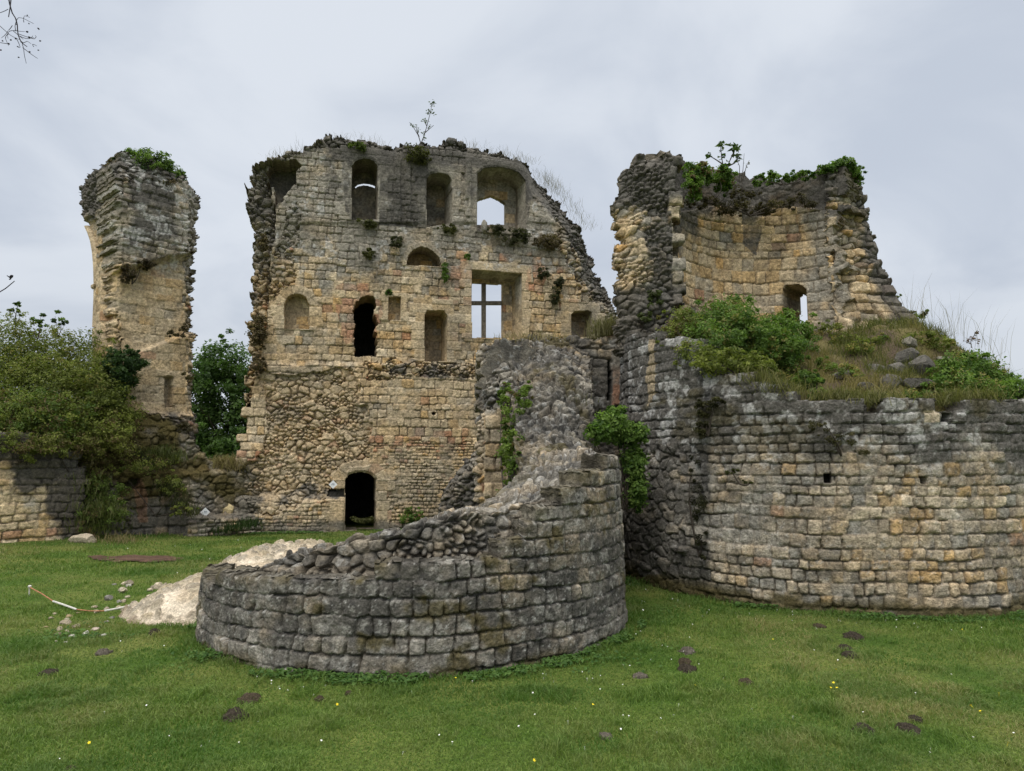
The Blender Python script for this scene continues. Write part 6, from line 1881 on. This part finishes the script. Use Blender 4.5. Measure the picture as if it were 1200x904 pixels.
# broad-leaved weeds along the walls and in patches
rng = np.random.default_rng(860)
th_ = np.radians(-165 + 160 * rng.random(3800)); r_ = ST.R + .10 + .30 * rng.random(3800) ** 1.5
wx = [ST.cx + r_ * np.cos(th_)]; wy = [ST.cy + r_ * np.sin(th_)]
th_ = np.radians(-185 + 160 * rng.random(4200)); r_ = 4.47 + .35 * rng.random(4200) ** 1.5
wx.append(BT.cx + r_ * np.cos(th_)); wy.append(BT.cy + r_ * np.sin(th_))
q_ = rng.random(2500); wx.append(-9.4 + 5.8 * q_); wy.append(27.8 - .25 + (-9.4 + 5.8 * q_) * math.tan(math.radians(14)) - .5 * rng.random(2500))
for (cx_, cy_, s_, k_) in ((-3.3, 9.7, .5, 500), (2.5, 13.0, .8, 900), (1.2, 9.9, .5, 300), (-6.3, 11.0, .35, 300)):
    wx.append(cx_ + s_ * rng.normal(size=k_)); wy.append(cy_ + s_ * rng.normal(size=k_) * .7)
wx = np.concatenate(wx); wy = np.concatenate(wy); m = len(wx)
keep_ = fbm(wx * 1.4, wy * 1.4, 861, 3) > .50
wx, wy = wx[keep_], wy[keep_]; m = len(wx)
P = np.stack([wx, wy, gz(wx, wy) + .02 + .09 * rng.random(m) * fbm(wx * 2, wy * 2, 862, 2)], -1)
N = rdir(rng, m) * .5 + [0, -.2, 1]; N /= np.linalg.norm(N, axis=1, keepdims=True)
D = rdir(rng, m); D -= N * np.sum(D * N, 1, keepdims=True); D /= np.linalg.norm(D, axis=1, keepdims=True)
s = .035 + .045 * rng.random(m)
v, f = leaf_faces(P, D, N, s, s * .65)
t = rng.random(m)[:, None]
o = mesh('weeds', v, [f], M_LEAF, None, np.repeat(np.array((.04, .10, .018)) * (1 - t) + np.array((.12, .21, .045)) * t, 4, 0), loc=(0, 0, 0)); tag(o, 'low broad-leaved weeds along the wall feet', 'weeds', kind='stuff')

# ------------------------------------------------------------------ daisies and buttercups
M_PETAL = flat_mat('white_petals', (.78, .77, .72), .7, .05)
M_YELLOW = flat_mat('yellow_petals', (.75, .58, .03), .7, .1)


def flower_mesh(name, mat, r):
    ang = np.linspace(0, 2 * math.pi, 11)[:-1]
    v = [[0, 0, .004]] + [[r * math.cos(a) * (1 if k % 2 else .6), r * math.sin(a) * (1 if k % 2 else .6), .002] for k, a in enumerate(ang)] + [[0, 0, -.045], [.002, 0, 0], [-.002, 0, 0]]
    f = [[0, 1 + k, 1 + (k + 1) % 10] for k in range(10)] + [[11, 12, 13]]
    me = bpy.data.meshes.new(name); me.from_pydata(v, [], f); me.materials.append(mat); return me


ME_D = flower_mesh('daisy', M_PETAL, .016); ME_B = flower_mesh('buttercup', M_YELLOW, .017)
rng = np.random.default_rng(870)
fl = []
for (cx_, cy_, sx_, sy_, n_) in ((780, 745, 50, 40, 34), (1010, 728, 120, 10, 34), (870, 720, 60, 14, 18), (680, 790, 60, 14, 16), (650, 830, 180, 40, 16), (330, 800, 30, 12, 12), (250, 640, 60, 12, 26), (1080, 780, 90, 60, 18), (200, 800, 120, 60, 12), (550, 880, 250, 18, 10)):
    fl += [(cx_ + sx_ * rng.normal(), cy_ + sy_ * rng.normal()) for _ in range(n_)]
n_ok = 0
for (x_, y_) in fl:
    if not (0 < x_ < 1200 and 630 < y_ < 900): continue
    P = hit_ground(x_, y_)
    if np.hypot(P[0] - ST.cx, P[1] - ST.cy) < 3.7 or np.hypot(P[0] - BT.cx, P[1] - BT.cy) < 4.7 or P[1] > 24: continue
    o = bpy.data.objects.new('daisy', ME_D); COL.objects.link(o); o.location = (P[0], P[1], float(gz(P[0], P[1])) + .055)
    o.rotation_euler = (rng.normal() * .3 + .35, rng.normal() * .3, rng.random() * 6)
    o.scale = [(.7 + .5 * rng.random()) * (.65 if P[1] < 12 else 1.0)] * 3
    tag(o, 'tiny white daisy in the short grass', 'daisy', 'daisies in the lawn')
for (x_, y_) in ((906, 754), (1171, 818), (1149, 840), (1138, 833), (977, 806), (981, 812), (974, 812), (980, 790), (534, 800), (626, 899), (695, 832), (815, 809), (1128, 742), (395, 832), (118, 661), (104, 878), (1182, 878)):
    P = hit_ground(x_, y_)
    o = bpy.data.objects.new('buttercup', ME_B); COL.objects.link(o); o.location = (P[0], P[1], float(gz(P[0], P[1])) + .055)
    o.rotation_euler = (rng.normal() * .3 + .35, rng.normal() * .3, rng.random() * 6)
    tag(o, 'tiny yellow buttercup in the short grass', 'buttercup', 'buttercups in the lawn')

# ------------------------------------------------------------------ twigs hanging in from a tree beside the camera
M_DARKTWIG = flat_mat('dark_twig', (.035, .030, .035), .8, .2)


def twig(label, lines, buds, Y, rad, seed):
    base = at(*lines[0][0], Y)
    root = empty('hanging_twig', tuple(base)); tag(root, label, 'twig')
    rng = np.random.default_rng(seed); paths = []
    for i, ln in enumerate(lines):
        p = np.array([at(x, y, Y) for x, y in ln])
        tt = np.linspace(0, len(p) - 1, len(p) * 3)
        q = np.stack([np.interp(tt, np.arange(len(p)), p[:, k]) for k in range(3)], -1)
        q[:, 1] += .03 * np.sin(np.linspace(0, 2, len(q)) + i) - .03 * math.sin(i)
        r0 = rad * (1.5 if i < 2 else .7)
        paths.append((q, np.linspace(r0, r0 * .6, len(q))))
    v, f = tube_mesh(paths, 6); mesh('stem', v, [f], M_DARKTWIG, root)
    for (x, y, r, a) in buds:
        v, f = stone_geo(int(x * 7 + y), (r * Y / FPX, r * Y / FPX * .75, r * Y / FPX * .6), 2)
        c_, s_ = math.cos(a), math.sin(a); v = v @ np.array([[c_, 0, -s_], [0, 1, 0], [s_, 0, c_]]).T
        mesh('bud', v + at(x, y, Y), [f], M_DARKTWIG, root)


twig('thin twig with dry buds hanging into the sky at the top corner',
     [[(-60, -420), (-30, -220), (-4, -90), (6, -14), (7, 0), (9.5, 11), (13, 17), (14.5, 24), (14.5, 30), (15, 36), (18.5, 44), (23, 48), (26, 50)], [(-28, -215), (4, -80), (12, -14), (13, 0), (14, 10), (14.5, 24)], [(9.5, 11), (0, 21), (-8, 28)],
      [(18.5, 37), (20, 33), (24, 28.5), (28, 26.5), (34, 28), (46, 34)], [(28, 26.5), (30, 20), (32, 18)], [(16, 36), (17.5, 33), (19, 28.5)], [(22, 40), (26, 38.5), (32, 37.5)], [(23, 42.5), (28, 43.5), (34, 44), (40, 43.5)],
      [(34, 44), (42, 47.5), (48, 48), (50.5, 50)], [(26, 50), (33, 53.5), (39.5, 55), (45, 59)], [(39.5, 55), (43, 54)], [(26, 50), (26.5, 56), (24, 62), (22, 67.5)], [(26.5, 56), (31, 59), (35, 61)], [(19, 45), (19.5, 51), (21, 55)],
      [(14.5, 30), (10, 37), (9.5, 45), (10, 51.5)], [(10, 51.5), (5, 55), (1, 59)], [(14.5, 36), (14, 42), (12.5, 48)], [(10, 40), (5, 44), (3, 48)], [(-4, 27), (0, 31), (5, 35.5), (13, 38)], [(15, 36), (20, 40), (23, 42.5)]],
     [(32, 18, 1.3, .3), (34, 28, 1.5, -.2), (45, 34, 2.0, -.5), (32, 37.5, 2.0, 0), (34, 44, 2.0, -.1), (47, 48, 1.8, -.1), (45, 59, 1.6, 0), (35, 61, 1.9, -.3), (22, 67.5, 1.7, 0), (21, 55, 1.5, -.5), (10, 51.5, 2.0, .2), (1, 59, 1.7, .3), (12.5, 47, 1.8, 1.2), (3, 48, 1.6, -.2), (19, 28.5, 1.3, .2), (18.5, 45.5, 1.8, .5), (25.5, 49.5, 2.0, -.6)], 2.6, .0018, 1)
twig('single dark budded stem poking in above the bank shrubs', [[(-160, 300), (-90, 362), (-40, 362), (-16, 349), (-6, 340), (0, 336), (6, 331), (11, 327.5)], [(11, 327.5), (13, 325)]], [(13.2, 324.3, 3.2, .85)], 2.6, .0017, 2)
